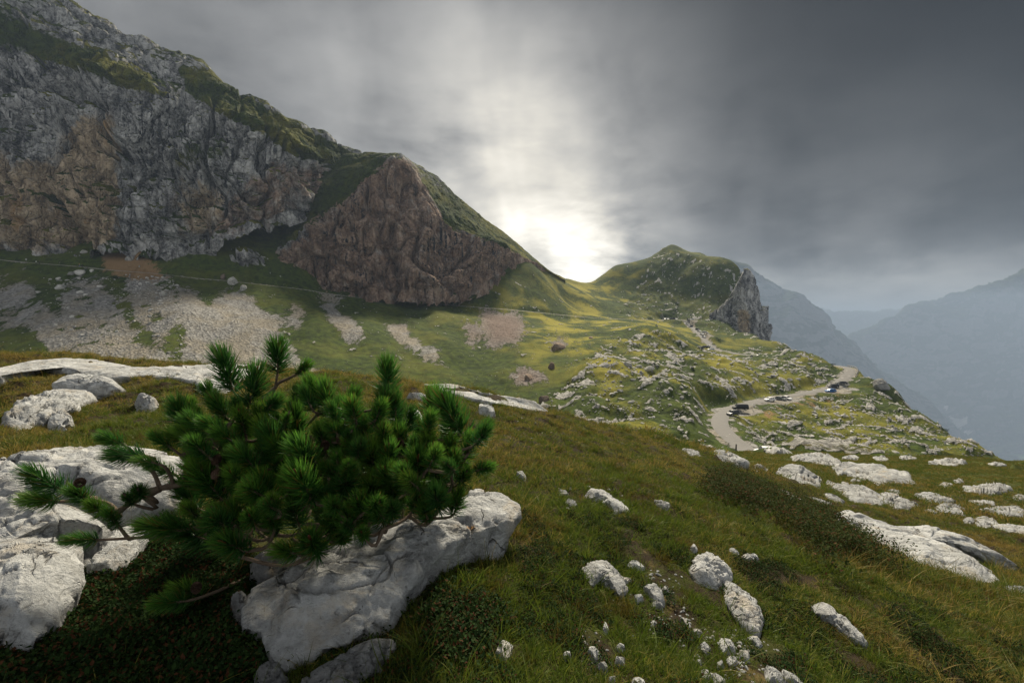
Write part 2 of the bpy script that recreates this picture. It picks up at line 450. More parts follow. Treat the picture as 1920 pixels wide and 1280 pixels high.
mid_pts += [WP(*p) for p in [
 (-300,40,-18),(-300,70,-26),(-300,105,-26),(0,40,-20),(0,70,-29),(0,105,-28),(0,135,-22),(300,40,-20),(300,70,-30),(300,105,-30),(300,138,-22),
 (600,40,-20),(600,70,-31),(600,110,-31),(800,40,-19),(800,75,-31),(800,120,-31),(950,40,-18),(950,75,-30),(950,110,-31),
 (1080,40,-16),(1080,70,-27),(1080,105,-30),(1200,40,-13.5),(1200,60,-21),(1200,85,-27.5),(1320,45,-13.6),(1320,65,-20.5),(1320,85,-26.5),
 (1450,45,-13.6),(1450,65,-20.5),(1450,85,-27),(1600,47,-14.3),(1600,70,-22.5),(1600,92,-28),(1750,47,-14.4),(1750,75,-24),(1750,100,-31),
 (1900,47,-15),(1900,75,-27),(1900,100,-38),(2150,45,-17),(2150,80,-45),(2150,130,-85),
 (1930,150,-65),(1930,200,-125),(1930,300,-210),(1800,200,-88),(1800,260,-150),(1700,240,-92),(1700,330,-175),(1640,270,-70),(1640,340,-130),(1580,330,-75),(1580,420,-150),
 (1520,400,-85),(1500,500,-170),(1460,450,-55),(1450,560,-120),(1430,700,-200),(1700,500,-300),(1900,500,-420),
 (1380,650,-40),(1300,760,-20),(1200,760,-30),(1100,760,-60),(1050,720,-40),(1000,620,20),(1000,800,-60),(1300,900,-120),(1600,800,-420),
 (900,600,70),(700,560,110),(500,500,130),(200,430,170),(-300,400,170),(900,850,-20),(500,850,60),(0,800,120),(1900,850,-520)]]
for a, b, c in [(1040,521,530),(1060,523,540),(1110,528,555),(1120,522,562),(1150,500,568),(1185,492,575),(1215,484,582),(1240,477,588),(1260,471,592),(1280,477,590),(1300,484,585),(1318,486,575),(1350,490,552),(1380,499,530),(1392,513,518)]:
    p = U(a, b, c); mid_pts.append(p)
    mid_pts.append(np.array([p[0] * (c + 32) / c, c + 32, p[2] - 13])); mid_pts.append(np.array([p[0] * (c + 80) / c, c + 80, p[2] - 48]))
tps_mid = TPS(mid_pts, 2e-8)

def dist_path(x, y, path):
    """distance to a path in plan and height of the nearest point on it"""
    sh = x.shape; x = x.ravel(); y = y.ravel()
    d = np.full(len(x), 1e9); zz = np.zeros(len(x))
    lo = path[:, :2].min(0) - 30; hi = path[:, :2].max(0) + 30
    idx = np.nonzero((x > lo[0]) & (x < hi[0]) & (y > lo[1]) & (y < hi[1]))[0]
    a = path[:-1, :2]; b = path[1:, :2]; ab = b - a; L = (ab ** 2).sum(1)
    for i in range(0, len(idx), 20000):
        k = idx[i:i + 20000]
        p = np.stack([x[k], y[k]], -1)[:, None]
        t = np.clip(((p - a) * ab).sum(-1) / L, 0, 1)
        q = np.linalg.norm(p - (a + t[..., None] * ab), axis=-1)
        j = q.argmin(1); r = np.arange(len(k)); tt = t[r, j]
        d[k] = q[r, j]; zz[k] = path[j, 2] * (1 - tt) + path[j + 1, 2] * tt
    return d.reshape(sh), zz.reshape(sh)

KARST = [(1000, 770), (1060, 720), (1130, 650), (1230, 625), (1330, 660), (1480, 650), (1600, 690), (1680, 715), (1860, 855), (1250, 860)]
HILLF = [(1235, 470), (1400, 505), (1420, 640), (1330, 620), (1235, 600), (1160, 590)]
SCREE = [[(362,538),(378,566),(393,592),(402,566),(412,552),(440,545),(463,548),(478,572),(510,588),(532,628),(560,665),(600,700),(600,730),(320,730),(340,660),(352,600)],
         [(-300,430),(0,520),(28,518),(75,565),(120,600),(110,535),(160,522),(190,530),(215,555),(228,600),(262,640),(330,660),(310,730),(120,700),(60,620),(-300,600)],
         [(228,512),(330,520),(352,560),(345,600),(300,640),(255,600),(238,555)],
         [(523,578),(530,575),(540,610),(532,615)],[(543,563),(568,572),(566,622),(548,614),(540,590)],
         [(594,556),(640,585),(665,600),(688,632),(660,645),(628,604),(605,580)],
         [(715,606),(735,608),(800,650),(835,672),(828,690),(780,660),(730,622)],
         [(598,548),(640,555),(700,556),(650,562),(632,575)]]
PINK = [[(732,604),(748,606),(762,622),(745,618)],[(898,584),(925,586),(978,590),(982,625),(970,655),(945,640),(920,640),(905,605)],[(868,590),(885,600),(905,640),(885,630)],
        [(905,600),(925,600),(935,650),(920,655)],[(960,700),(1000,690),(1030,715),(985,725)],[(1010,640),(1060,638),(1062,655),(1030,652)],[(878,620),(888,625),(890,650),(880,648)]]
SOIL = [[(192,446),(225,450),(250,458),(268,475),(286,496),(345,522),(335,530),(290,522),(262,528),(235,514),(205,512),(140,506),(190,500),(205,482),(190,468)]]
TAN_PADS = [[(1415,768),(1490,750),(1485,770),(1430,788)],[(1490,752),(1590,728),(1590,745),(1540,760),(1500,765)]]

HUMPS = [(*U(1258, 471, 590)[:2], 8.0, 14.0), (*U(1316, 486, 575)[:2], 6.0, 8.0), (*U(1232, 625, 275)[:2], 2.5, 12.0), (*U(1468, 662, 345)[:2], 4.0, 12.0)]
def mid_height(x, y, full=False):
    """terrain height beyond the meadow"""
    z = tps_mid(x, y)
    px, py = proj(x, y, z)
    r = np.hypot(x, y)
    jx = 9 * fbm2(x / 14, y / 14, 3, 5); jy = 9 * fbm2(x / 14, y / 14, 3, 9)
    karst = inpoly(px + jx, py + jy, KARST).astype(float)
    hillf = inpoly(px + jx * .6, py + jy * .6, HILLF).astype(float)
    far = sstep(r, 30, 70)
    w = x / 22 + .5 * fbm2(x / 40, y / 40, 2, 3)
    knoll = fbm2(w, y / 26, 4, 11, .45)
    billow = np.abs(perlin2(x / 17 + 4, y / 21, 12)) + .5 * np.abs(perlin2(x / 8, y / 9, 13))
    roll = fbm2(x / 30, y / 30, 4, 21)
    bump = far * (1.0 * roll + karst * (1.9 * knoll + 2.4 * (billow - .3)) + .16 * fbm2(x / 3.3, y / 3.3, 3, 31) * (1 + karst))
    for (gx_, gy_, gh_, gr_) in HUMPS: bump = bump + gh_ * np.exp(-((x - gx_) ** 2 + (y - gy_) ** 2) / (2 * gr_ ** 2))
    bump = bump + hillf * 2.6 * fbm2(x / 22 + 3, y / 22, 4, 15, .55)
    # ribs down the big slopes
    slope_zone = sstep(-x / (r + 1), -.25, .25) * sstep(r, 120, 170)
    bump = bump + slope_zone * (1.1 * fbm2((x + .35 * y) / 16, y / 60, 3, 41) + 2.6 * fbm2((x + .25 * y) / 34, y / 120, 2, 43))
    # limestone breaking through the turf
    rn = fbm2(x / 7.5 + 30, y / 5.5, 4, 51, .6); rm = perlin2(x / 26, y / 26, 57)
    rock = sstep(rn + .55 * rm, .33, .47) * karst + sstep(rn + .4 * rm, .47, .6) * hillf * .9
    rock = rock + (1 - karst) * (1 - hillf) * sstep(rn + .4 * rm, .86, .98) * .8
    led = np.abs(perlin2(x / 2.3, y / 1.7, 61))
    bump = bump + rock * (.55 + .8 * led) * far
    d, zz = dist_path(x, y, road_a); d2, zz2 = dist_path(x, y, road_b); dt, zt = dist_path(x, y, trail)
    z = z + bump
    for dd, zr, w0, w1 in ((d, zz, 3.3, 9.0), (d2, zz2, 3.3, 10.0), (dt, zt, 1.3, 5.0)):
        f = sstep(dd, w1, w0); z = z * (1 - f) + (zr - .07) * f; rock = rock * (1 - sstep(dd, w1 * .75, w0))
    gravel = np.zeros_like(z)
    for (cx, cyy, cz, rr) in pads:
        q = np.hypot(x - cx, y - cyy); f = sstep(q, rr + 9, rr - 1) * sstep(d, 2.6, 4.0) * sstep(d2, 2.6, 4.0)
        z = z * (1 - f) + (cz - .05) * f; gravel = np.maximum(gravel, sstep(q, rr + .8, rr - .5)); rock = rock * (1 - f)
    if not full: return z
    gravel = np.maximum(gravel, sstep(np.minimum(d, d2), 5.0, 3.2) * (.5 + fbm2(x / 6, y / 6, 2, 71)))
    px, py = proj(x, y, z)
    jx = 15 * fbm2(x / 11, y / 11, 4, 81, .6); jy = 13 * fbm2(x / 11, y / 11, 4, 87, .6)
    def msk(polys): 
        m = np.zeros(px.shape, bool)
        for p in polys: m |= inpoly(px + jx, py + jy, p)
        m = m.astype(float)
        return blur(m, 5) if m.ndim == 2 else m
    vis = (y > 120)
    pink = msk(PINK) * vis; soil = np.maximum(msk(SOIL) * vis, msk(TAN_PADS) * .55)
    scree = np.clip(msk(SCREE) * vis + pink, 0, 1)
    patch = fbm2(x / 13, y / 13, 4, 91)
    scree = scree * (1 - .65 * sstep(patch, .16, .42) * sstep(px, 345, 330)) 
    scree = np.clip(scree + gravel, 0, 1)
    dtr = sstep(dt, 2.0, 1.1); scree = np.maximum(scree, dtr)
    sad = np.exp(-((px - 1130) / 190) ** 2 - ((py - 600) / 75) ** 2)  # sunlight on the saddle, painted in as brighter, yellower turf
    dry = np.clip(sad * 1.1 + karst * .2 + .22 * sstep(px, 1000, 1250) * (1 - hillf), 0, 1.2) * (1 - .8 * hillf)  # less yellow on the hill: its shaded face is put into the colour
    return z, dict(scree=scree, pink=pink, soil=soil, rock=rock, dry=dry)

# ------------------------------------------------------------------ the near meadow
NEAR = [(-500,1280,1.35),(0,1280,1.27),(250,1280,1.25),(500,1280,1.25),(900,1280,1.28),(1100,1280,1.38),(1300,1280,1.52),(1600,1280,1.85),(1920,1280,2.25),(2400,1280,2.9),
 (-400,1100,1.85),(0,1100,1.78),(350,1100,1.75),(700,1100,1.74),(1000,1100,1.92),(1300,1100,2.3),(1600,1100,2.95),(1920,1110,4.0),(2300,1110,5.5),
 (0,950,2.45),(300,950,2.45),(650,950,2.5),(1000,950,2.85),(1200,960,3.25),(1330,950,3.9),(1500,985,4.6),(1600,1010,4.9),(1720,1040,5.3),(1850,1050,6.0),(2100,1020,8.5),
 (0,850,3.3),(400,840,3.5),(800,850,3.8),(1000,860,4.3),(1200,860,5.6),(1330,880,7.2),(1430,915,7.6),(1520,940,7.6),(1640,960,8.2),(1760,960,10),(1900,970,11),
 (0,760,5.0),(300,755,5.2),(600,755,5.3),(800,770,5.4),(1000,800,6.0),(1150,822,8.0),
 (-400,680,8),(0,684,8),(200,680,8.3),(400,690,8),(600,702,7.5),(750,716,7.4),(850,726,7.4),(950,748,7.8),(1030,772,8.4),(1100,792,9.2),(1180,812,10.5),(1260,832,12.5),
 (1340,862,12),(1400,880,12.5),(1500,895,14),(1600,905,15),(1750,910,17),(1900,920,18),(2200,930,20),
 (1330,847,38),(1420,860,27),(1500,868,24),(1600,870,28),(1750,868,30),(1900,880,28),(1440,852,42),(1560,852,44),(1700,853,46),(1850,857,46),(2000,864,45),(2200,872,43)]
near_pts = [U(*p) for p in NEAR]
near_pts += [WP(*p) for p in [(960,.3,-.93),(200,.3,-.95),(1800,.3,-1.0),(960,-1.5,-.9),(-2500,1,-1.0),(4500,1,-1.9),(960,.8,-.95),(1500,.9,-1.08),(400,.9,-.95),
 (-400,12,-3.2),(0,12,-3.2),(300,12,-3.3),(600,12,-3.6),(850,12,-4.2),(1000,12.5,-4.6),(1100,14,-5.2),(1180,16,-5.8),
 (-400,20,-9),(0,20,-9),(400,20,-9.5),(800,20,-10),(1000,20,-9.8),(1120,22,-9.5),(1230,25,-8.8),
 (-400,32,-15.5),(0,32,-16),(400,32,-16.5),(800,32,-16),(1000,32,-15),(1150,34,-13.5),(1250,40,-13.2)]]
tps_near = TPS(near_pts, 1e-7)
def near_height(x, y):
    r = np.hypot(x, y)
    z = tps_near(x, y)
    z = z + .035 * np.clip(r / 2.5, .3, 3) * fbm2(x / .9, y / .9, 4, 101) + .012 * np.clip(r / 2, .5, 4) * fbm2(x / .22, y / .22, 3, 107)
    z = z + .22 * sstep(r, 10, 30) * fbm2(x / 5.5, y / 5.5, 4, 113)
    return z
def height(x, y, full=False):
    x = np.asarray(x, float); y = np.asarray(y, float)
    r = np.hypot(x, y); w = sstep(r, 34, 46)
    z = np.zeros(np.shape(x)); a = w < 1
    if a.any(): z[a] = near_height(x[a], y[a]) * (1 - w[a])
    b = w > 0
    if full:
        zb, at = mid_height(x, y, True)
        return np.where(b, z + zb * w, z), at
    if b.any(): z[b] += mid_height(x[b], y[b]) * w[b]
    return z
def H1(x, y):
    return float(height(np.array([x]), np.array([y]))[0])

def polar(cols, rows):
    X = cols[None, :] * rows[:, None]; Y = np.repeat(rows[:, None], len(cols), 1)
    return X, Y
# near meadow mesh
ncol = np.concatenate([np.linspace(-3.2, -1.25, 40, endpoint=False), np.linspace(-1.25, 1.25, 620), np.linspace(1.25, 3.2, 41)[1:]])
nrow = np.concatenate([np.geomspace(.35, 9, 250, endpoint=False), np.geomspace(9, 40, 130)])
NX, NY = polar(ncol, nrow)
NZ = height(NX, NY)
MX = MY = MZ = None
mcol = np.concatenate([np.linspace(-1.6, -1.17, 40, endpoint=False), np.linspace(-1.17, 1.17, 1120), np.linspace(1.17, 1.6, 41)[1:]])
mrow = np.concatenate([np.geomspace(39.5, 100, 44, endpoint=False), np.geomspace(100, 620, 330, endpoint=False), np.geomspace(620, 900, 12)])
MX, MY = polar(mcol, mrow)
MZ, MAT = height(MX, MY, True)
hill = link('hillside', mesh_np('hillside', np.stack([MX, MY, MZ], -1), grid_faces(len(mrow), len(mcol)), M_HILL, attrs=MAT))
set_props(hill, 'alpine slopes of turf, scree and limestone around the pass', kind='structure')

# first surface met when looking through a pixel: used to stand things on the terrain
_PYM = proj(MX, MY, MZ)[1]; _PYN = proj(NX, NY, NZ)[1]
def ground_at(px, py, dmin=0.0):
    """world point of the visible ground seen at photograph pixel (px,py)"""
    for (X, Y, Z, PY, cols, rows) in ((NX, NY, NZ, _PYN, ncol, nrow), (MX, MY, MZ, _PYM, mcol, mrow)):
        b = (640 - py) / F
        c = ((px - 960) / F) / (CT + b * ST)
        j = np.interp(c, cols, np.arange(len(cols))); j0 = int(min(max(j, 0), len(cols) - 2)); t = j - j0
        p = PY[:, j0] * (1 - t) + PY[:, j0 + 1] * t
        ok = np.nonzero((p <= py) & (rows > dmin))[0]
        if len(ok) and not (X is NX and ok[0] == len(rows) - 1):
            i = ok[0]
            if i == 0: d = rows[0]
            else:
                s = (p[i - 1] - py) / max(p[i - 1] - p[i], 1e-6); d = rows[i - 1] + min(max(s, 0), 1) * (rows[i] - rows[i - 1])
            z = np.interp(d, rows, Z[:, j0] * (1 - t) + Z[:, j0 + 1] * t)
            return np.array([c * d, d, z])
    return None

# ------------------------------------------------------------------ mountains: lofted between their feature lines
def feature(line, cols):
    a = np.asarray(line, float)
    py = np.interp(cols, a[:, 0], a[:, 1]); d = np.interp(cols, a[:, 0], a[:, 2])
    k = max(3, len(cols) // 60) | 1; ker = np.hanning(k + 2)[1:-1]; ker /= ker.sum()
    sm = lambda v: np.convolve(np.pad(v, k // 2, mode='edge'), ker, 'valid')
    return U(cols, sm(py), sm(d))
def loft(lines, cols, rows):
    L = [feature(l, cols) for l in lines]
    L = [2 * L[0] - L[1]] + L + [2 * L[-1] - L[-2]]
    out = []
    for i in range(1, len(L) - 2):
        t = np.linspace(0, 1, rows[i - 1], endpoint=False)[:, None, None]
        a, b, c, d = L[i - 1], L[i], L[i + 1], L[i + 2]
        # tight curve so that cliff edges stay edges
        m0 = (c - a) * .22; m1 = (d - b) * .22
        out.append((2 * t ** 3 - 3 * t ** 2 + 1) * b + (t ** 3 - 2 * t ** 2 + t) * m0 + (-2 * t ** 3 + 3 * t ** 2) * c + (t ** 3 - t ** 2) * m1)
    return np.concatenate(out + [L[-2][None]], 0)

def worley3(x, y, z, seed):
    ix, iy, iz = np.floor(x).astype(np.int64), np.floor(y).astype(np.int64), np.floor(z).astype(np.int64)
    f1 = np.full(x.shape, 9.0, np.float32); f2 = f1.copy(); cid = np.zeros(x.shape, np.float32)
    for i in (-1, 0, 1):
        for j in (-1, 0, 1):
            for k in (-1, 0, 1):
                h = _h(ix + i, iy + j, iz + k, seed)
                a = (h & np.uint32(1023)).astype(np.float32) / 1023; b = ((h >> np.uint32(10)) & np.uint32(1023)).astype(np.float32) / 1023; c = ((h >> np.uint32(20)) & np.uint32(1023)).astype(np.float32) / 1023
                d = np.sqrt((ix + i + a - x) ** 2 + (iy + j + b - y) ** 2 + (iz + k + c - z) ** 2).astype(np.float32)
                m = d < f1; f2 = np.where(m, f1, np.minimum(f2, d)); cid = np.where(m, (a * 7.3 + b * 3.1 + c) % 1.0, cid); f1 = np.where(m, d, f1)
    return f1, f2, cid
def rock_relief(P, amp, seed, strata=(.45, -.25, .86), sscale=19.0, scale=1.0):
    x, y, z = P[..., 0] / scale, P[..., 1] / scale, P[..., 2] / scale
    wx = 6 * fbm3(x / 30, y / 30, z / 30, 2, seed + 1); wz = 6 * fbm3(x / 30 + 9, y / 30, z / 30, 2, seed + 2)
    d = 11.0 * fbm3(x / 55, y / 55, z / 70, 3, seed)
    d = d + 7.0 * ridge3((x + wx) / 36, (y + wx) / 36, (z + wz) / 85, 3, seed + 5, .5) - 4.5
    d = d - 11.0 * sstep(1 - np.abs(perlin3((x + wx) / 34, (y + wx) / 34, (z + 2 * wz) / 100, seed + 9)), .88, 1.0)     # gullies
    d = d - 5.5 * sstep(1 - np.abs(perlin3((x + wx) / 15, (y + wx) / 15, (z + 2 * wz) / 40, seed + 13)), .88, 1.0)
    s = (x * strata[0] + y * strata[1] + z * strata[2]) / sscale + .7 * fbm3(x / 26, y / 26, z / 26, 3, seed + 20)
    fr = s - np.floor(s)
    d = d + 5.0 * (sstep(fr, 0, .14) * (1 - fr)) * np.clip(.7 + 1.3 * perlin3(x / 40, y / 40, z / 40, seed + 25), 0, 2)
    s2 = s * 3.7 + .5 * fbm3(x / 9, y / 9, z / 9, 2, seed + 27); f2 = s2 - np.floor(s2)
    d = d + 1.3 * (sstep(f2, 0, .15) * (1 - f2)) * np.clip(.6 + 1.6 * perlin3(x / 17, y / 17, z / 17, seed + 29), 0, 2)
    d = d + 1.7 * ridge3((x + wx) / 8, (y + wx) / 8, (z + wz) / 12, 3, seed + 30, .55)
    q = 1.2 * fbm3(x / 6, y / 6, z / 6, 2, seed + 33)
    f1, f2, cid = worley3((x + q + .4 * z) / 10, (y + q) / 10, (z - .35 * x + q) / 17, seed + 35)
    d = d + 3.2 * (cid - .5) - 2.2 * sstep(f2 - f1, .09, 0)
    f1, f2, cid = worley3((x + q) / 4.2, (y + q) / 4.2, (z - .3 * x + q) / 6.5, seed + 37)
    d = d + .7 * (cid - .5) - .7 * sstep(f2 - f1, .12, 0)
    d = d + .6 * fbm3(x / 2.4, y / 2.4, z / 3.0, 3, seed + 40)
    return amp * d * scale
def mountain(name, lines, cols, rows, seed, amp_rows, zones, label, grass_bias=0.0, dry_sunlit_f=None, scale=1.0, strata=(.45, -.25, .86), gz=(.50, .72), taper=None):
    P = loft(lines, cols, rows)
    N = grid_normals(P)
    if N[:, :, 1].mean() > 0: N = -N
    k = np.interp(np.arange(len(P)), np.linspace(0, len(P) - 1, len(amp_rows)) if not isinstance(amp_rows[0], tuple) else [a for a, _ in amp_rows],
                  amp_rows if not isinstance(amp_rows[0], tuple) else [b for _, b in amp_rows])[:, None]
    if taper: k = k * sstep(cols, taper[1], taper[0])[None]
    d = rock_relief(P, 1.0, seed, strata, scale=scale)
    soft = 1.2 * fbm3(P[..., 0] / 18, P[..., 1] / 18, P[..., 2] / 18, 4, seed + 60)
    Q = P + N * (d * k + soft * (1 - k))[..., None]
    n2 = grid_normals(Q); n2 = n2 * np.sign((n2 * N).sum(-1, keepdims=True).mean())
    nz = n2[..., 2]
    # smoothed slope decides what turf can hold on to
    nzs = nz.copy()
    for _ in range(2): nzs = (nzs + np.roll(nzs, 1, 0) + np.roll(nzs, -1, 0) + np.roll(nzs, 1, 1) + np.roll(nzs, -1, 1)) / 5
    px, py = proj(Q[..., 0], Q[..., 1], Q[..., 2])
    j = 14 * fbm3(Q[..., 0] / 16, Q[..., 1] / 16, Q[..., 2] / 16, 4, seed + 70)
    at = {}
    for zn in ('tan', 'red', 'streak'):
        m = np.zeros(px.shape)
        for poly, v in zones.get(zn, []): m = np.maximum(m, inpoly(px + j, py + j, poly) * v)
        at[zn] = blur(m, 7)
    gr = sstep(nzs, *gz) + grass_bias
    for poly, v in zones.get('grass', []): gr = gr + blur(inpoly(px + j * .7, py + j * .7, poly) * v, 4)
    for poly, v in zones.get('bare', []): gr = gr - blur(inpoly(px + j * .7, py + j * .7, poly) * v, 4)
    at['grass'] = np.clip(gr, 0, 1)
    at['dry'] = np.full(px.shape, .25) if dry_sunlit_f is None else dry_sunlit_f(px, py)
    flip = np.cross(Q[0, 1] - Q[0, 0], Q[1, 0] - Q[0, 0])[1] > 0
    o = link(name, mesh_np(name, Q, grid_faces(len(Q), len(cols), flip=bool(flip)), M_CLIFF, attrs=at))
    set_props(o, label, kind='structure')
    return o

base_y = [(-340,455,248),(0,470,250),(100,464,252),(190,456,255),(260,462,260),(330,464,265),(400,443,275),(470,425,287),(540,402,306),(580,396,335),(620,395,372),(800,420,450)]
L0 = [(a, b + 26, c - 9) for a, b, c in base_y]
Ltop = [(-340,10,282),(-100,50,278),(0,88,274),(60,104,274),(120,125,276),(200,140,280),(260,158,284),(350,185,292),(430,215,298),(480,225,303),(560,285,318),(600,296,338),(620,302,362),(660,322,395),(700,345,420),(800,400,460)]
Lmid = [(a, (np.interp(a, [q[0] for q in base_y], [q[1] for q in base_y]) * .5 + b * .5), np.interp(a, [q[0] for q in base_y], [q[2] for q in base_y]) * .45 + c * .55 - 3) for a, b, c in Ltop]
Lcrest = [(-340,-120,320),(-100,-100,320),(0,-75,318),(60,-38,316),(130,0,316),(180,40,318),(230,68,320),(300,95,324),(375,118,326),(430,160,330),(480,190,333),(560,232,345),(620,262,378),(665,287,405),(720,318,430),(800,385,470)]
Lsl = [(a, np.interp(a, [q[0] for q in Ltop], [q[1] for q in Ltop]) * .45 + b * .55, np.interp(a, [q[0] for q in Ltop], [q[2] for q in Ltop]) * .5 + c * .5) for a, b, c in Lcrest]
Lback = [(a, b + 8 + .2 * (500 - b), c + 90) for a, b, c in Lcrest]
cols = np.concatenate([np.linspace(-230, -30, 40, endpoint=False), np.linspace(-30, 720, 560), np.linspace(720, 800, 20)[1:]])
mountain('mountain', [L0, base_y, Lmid, Ltop, Lsl, Lcrest, Lback], cols, [12, 135, 135, 60, 55, 20], 200,
  [(0, .5), (20, .9), (262, 1.0), (285, .6), (340, .38), (395, .30), (410, .3)],
  dict(tan=[([(140,225),(215,225),(225,330),(215,440),(150,440),(120,330)], 1.0), ([(0,300),(120,300),(220,420),(190,470),(0,480)], .8), ([(340,330),(430,360),(420,440),(320,440)], .65), ([(-340,200),(0,260),(0,480),(-340,480)], .6)],
       red=[([(410,400),(500,300),(640,310),(620,360),(540,400),(440,440),(385,445)], .85)],
       streak=[([(190,180),(330,170),(420,240),(520,280),(480,400),(330,400),(260,300)], 1.0), ([(0,90),(110,120),(120,260),(0,300)], .8)],
       grass=[([(-340,-60),(0,20),(110,70),(240,130),(330,190),(220,160),(60,105),(-340,20)], .8), ([(330,118),(375,120),(430,160),(520,212),(665,287),(650,325),(540,288),(470,240),(410,215),(350,175)], .85), ([(-340,-130),(40,-60),(110,20),(60,30),(-340,-40)], .4), ([(150,70),(230,110),(330,150),(300,165),(200,130)], .6), ([(320,280),(420,262),(440,290),(330,330)], .5)],
       bare=[([(90,0),(240,60),(330,110),(330,150),(230,120),(110,50)], .35)]),
  'tall grey limestone massif with turf ledges above the scree', gz=(.42, .66))

sp_base = [(440,512,275),(480,512,280),(560,535,290),(640,549,299),(700,549,305),(800,551,312),(860,547,322),(920,527,358),(960,509,385),(1000,497,412),(1060,529,470)]
sp0 = [(a, b + 24, c - 8) for a, b, c in sp_base]
sp_top = [(440,496,286),(480,486,290),(520,470,298),(560,440,304),(620,396,316),(660,364,324),(700,332,332),(735,300,338),(752,294,340),(775,330,341),(800,372,342),(830,424,344),(860,436,352),(900,448,366),(960,470,395),(1000,488,414),(1060,526,465)]
sp_mid = [(a, (np.interp(a, [q[0] for q in sp_base], [q[1] for q in sp_base]) * .5 + b * .5), np.interp(a, [q[0] for q in sp_base], [q[2] for q in sp_base]) * .55 + c * .45 - 2) for a, b, c in sp_top]
sp_crest = [(440,440,330),(480,415,336),(540,375,345),(600,320,358),(650,289,370),(690,287,366),(730,290,358),(752,291,352),(775,305,365),(800,321,385),(820,332,392),(850,364,402),(880,388,412),(910,412,420),(960,448,436),(1000,481,450),(1030,511,480),(1060,524,520)]
sp_back = [(a, b + 30, c + 80) for a, b, c in sp_crest]
cols = np.linspace(440, 1060, 470)
mountain('mountain', [sp0, sp_base, sp_mid, sp_top, sp_crest, sp_back], cols, [10, 110, 110, 90, 14], 400,
  [(0, .5), (10, .95), (200, .9), (228, .45), (250, .14), (334, .1)],
  dict(red=[([(430,560),(520,480),(700,290),(770,290),(850,430),(1070,480),(1070,600),(860,600),(600,600)], 1.0)],
       streak=[([(560,420),(680,340),(700,540),(600,540)], .8), ([(800,420),(960,460),(900,540),(780,540)], 1.0)],
       grass=[([(470,440),(600,315),(655,285),(735,292),(700,328),(640,380),(580,422),(540,455),(500,485)], .9), ([(772,300),(840,350),(1060,500),(1060,540),(1000,486),(900,445),(840,428)], .85)],
       bare=[([(430,500),(520,475),(560,445),(700,336),(752,296),(780,335),(835,430),(1000,490),(1000,520),(870,545),(520,560)], .8), ([(770,300),(800,322),(850,360),(840,372),(800,345)], .35)]),
  'russet rock spur with a grassy back rising beside the pass', dry_sunlit_f=lambda px, py: np.clip((px - 780) / 300, .15, .9), scale=.8, gz=(.5, .7), taper=(900, 1000))

# rock tower at the end of the pass hill
tw_base = [(1330,605,442),(1350,606,436),(1370,615,428),(1390,628,421),(1410,637,416),(1428,639,417),(1437,638,424),(1440,640,440),(1441,642,462)]
tw0 = [(a, b + 14, c - 3) for a, b, c in tw_base]
tw_mid = [(1330,590,448),(1350,592,440),(1370,585,434),(1390,582,428),(1410,582,424),(1428,585,425),(1434,600,432),(1436,602,450),(1437,604,475)]
tw_top = [(1330,588,452),(1350,578,446),(1370,556,442),(1388,526,438),(1396,506,436),(1406,507,436),(1413,532,436),(1423,560,442),(1425,575,460)]
tw_bk = [(1330,590,490),(1350,585,490),(1370,570,490),(1388,535,470),(1396,515,455),(1406,517,455),(1414,550,465),(1422,575,468),(1424,590,480)]
cols = np.linspace(1330, 1441, 150)
tw = mountain('rock_tower', [tw0, tw_base, tw_mid, tw_top, tw_bk], cols, [6, 70, 70, 20], 600, [(0, .3), (6, .5), (140, .4), (166, .2)],
  dict(tan=[([(1385,585),(1410,585),(1412,632),(1380,625)], .8)], streak=[([(1340,500),(1440,500),(1440,640),(1340,640)], .35)]),
  'pale limestone tower standing at the end of the grassy hill', grass_bias=-.12, scale=.45, gz=(.6, .85))
del tw['kind']; tw['category'] = 'rock tower'
# ------------------------------------------------------------------ far mountains, valley, haze
def mat_far():
    m, nt, out = material('far_forest_and_rock')
    pos = nt.new('ShaderNodeNewGeometry').outputs['Position']
    nz = nt.sepz(nt.new('ShaderNodeNewGeometry').outputs['Normal'], 2)
    n = nt.noise(pos, .004, 8, .7); n2 = nt.noise(pos, .03, 6, .7)
    wood = nt.mix(n2, (.012, .022, .012), (.045, .060, .028))
    rock = nt.mix(n2, (.07, .07, .07), (.20, .195, .19))
    f = nt.step(nt.m('ADD', nz, nt.m('MULTIPLY', nt.m('SUBTRACT', n, .5), 1.2)), .42, .66)
    c = nt.mix(f, rock, wood)
    mead = nt.step(nt.noise(pos, .0016, 5, .6), .56, .62)
    c = nt.mix(nt.m('MULTIPLY', mead, nt.step(nz, .93, .985)), c, (.085, .115, .04))
    c = nt.mix(nt.attr('gravel'), c, (.55, .53, .49))
    pbsdf(nt, out, c, .95, nt.bump(n2, .8, 25), .05)
    return m
M_FAR = mat_far()
def far_range(lines, a, b, nc, rows, seed, amp, label, gravel=()):
    cols = np.linspace(a, b, nc)
    P = loft(lines, cols, rows); N = grid_normals(P)
    if N[..., 1].mean() > 0: N = -N
    s = amp
    d = s * (ridge3(P[..., 0] / (s * 7), P[..., 1] / (s * 7), P[..., 2] / (s * 9), 6, seed, .55) - .4)
    Q = P + N * d[..., None]
    flip = np.cross(Q[0, 1] - Q[0, 0], Q[1, 0] - Q[0, 0])[1] > 0
    px, py = proj(Q[..., 0], Q[..., 1], Q[..., 2]); gv = np.zeros(px.shape)
    for p in gravel: gv = np.maximum(gv, inpoly(px, py, p))
    o = link('far_mountain', mesh_np('far_mountain', Q, grid_faces(len(Q), nc, flip=bool(flip)), M_FAR, attrs=dict(gravel=gv)))
    return set_props(o, label, kind='structure')
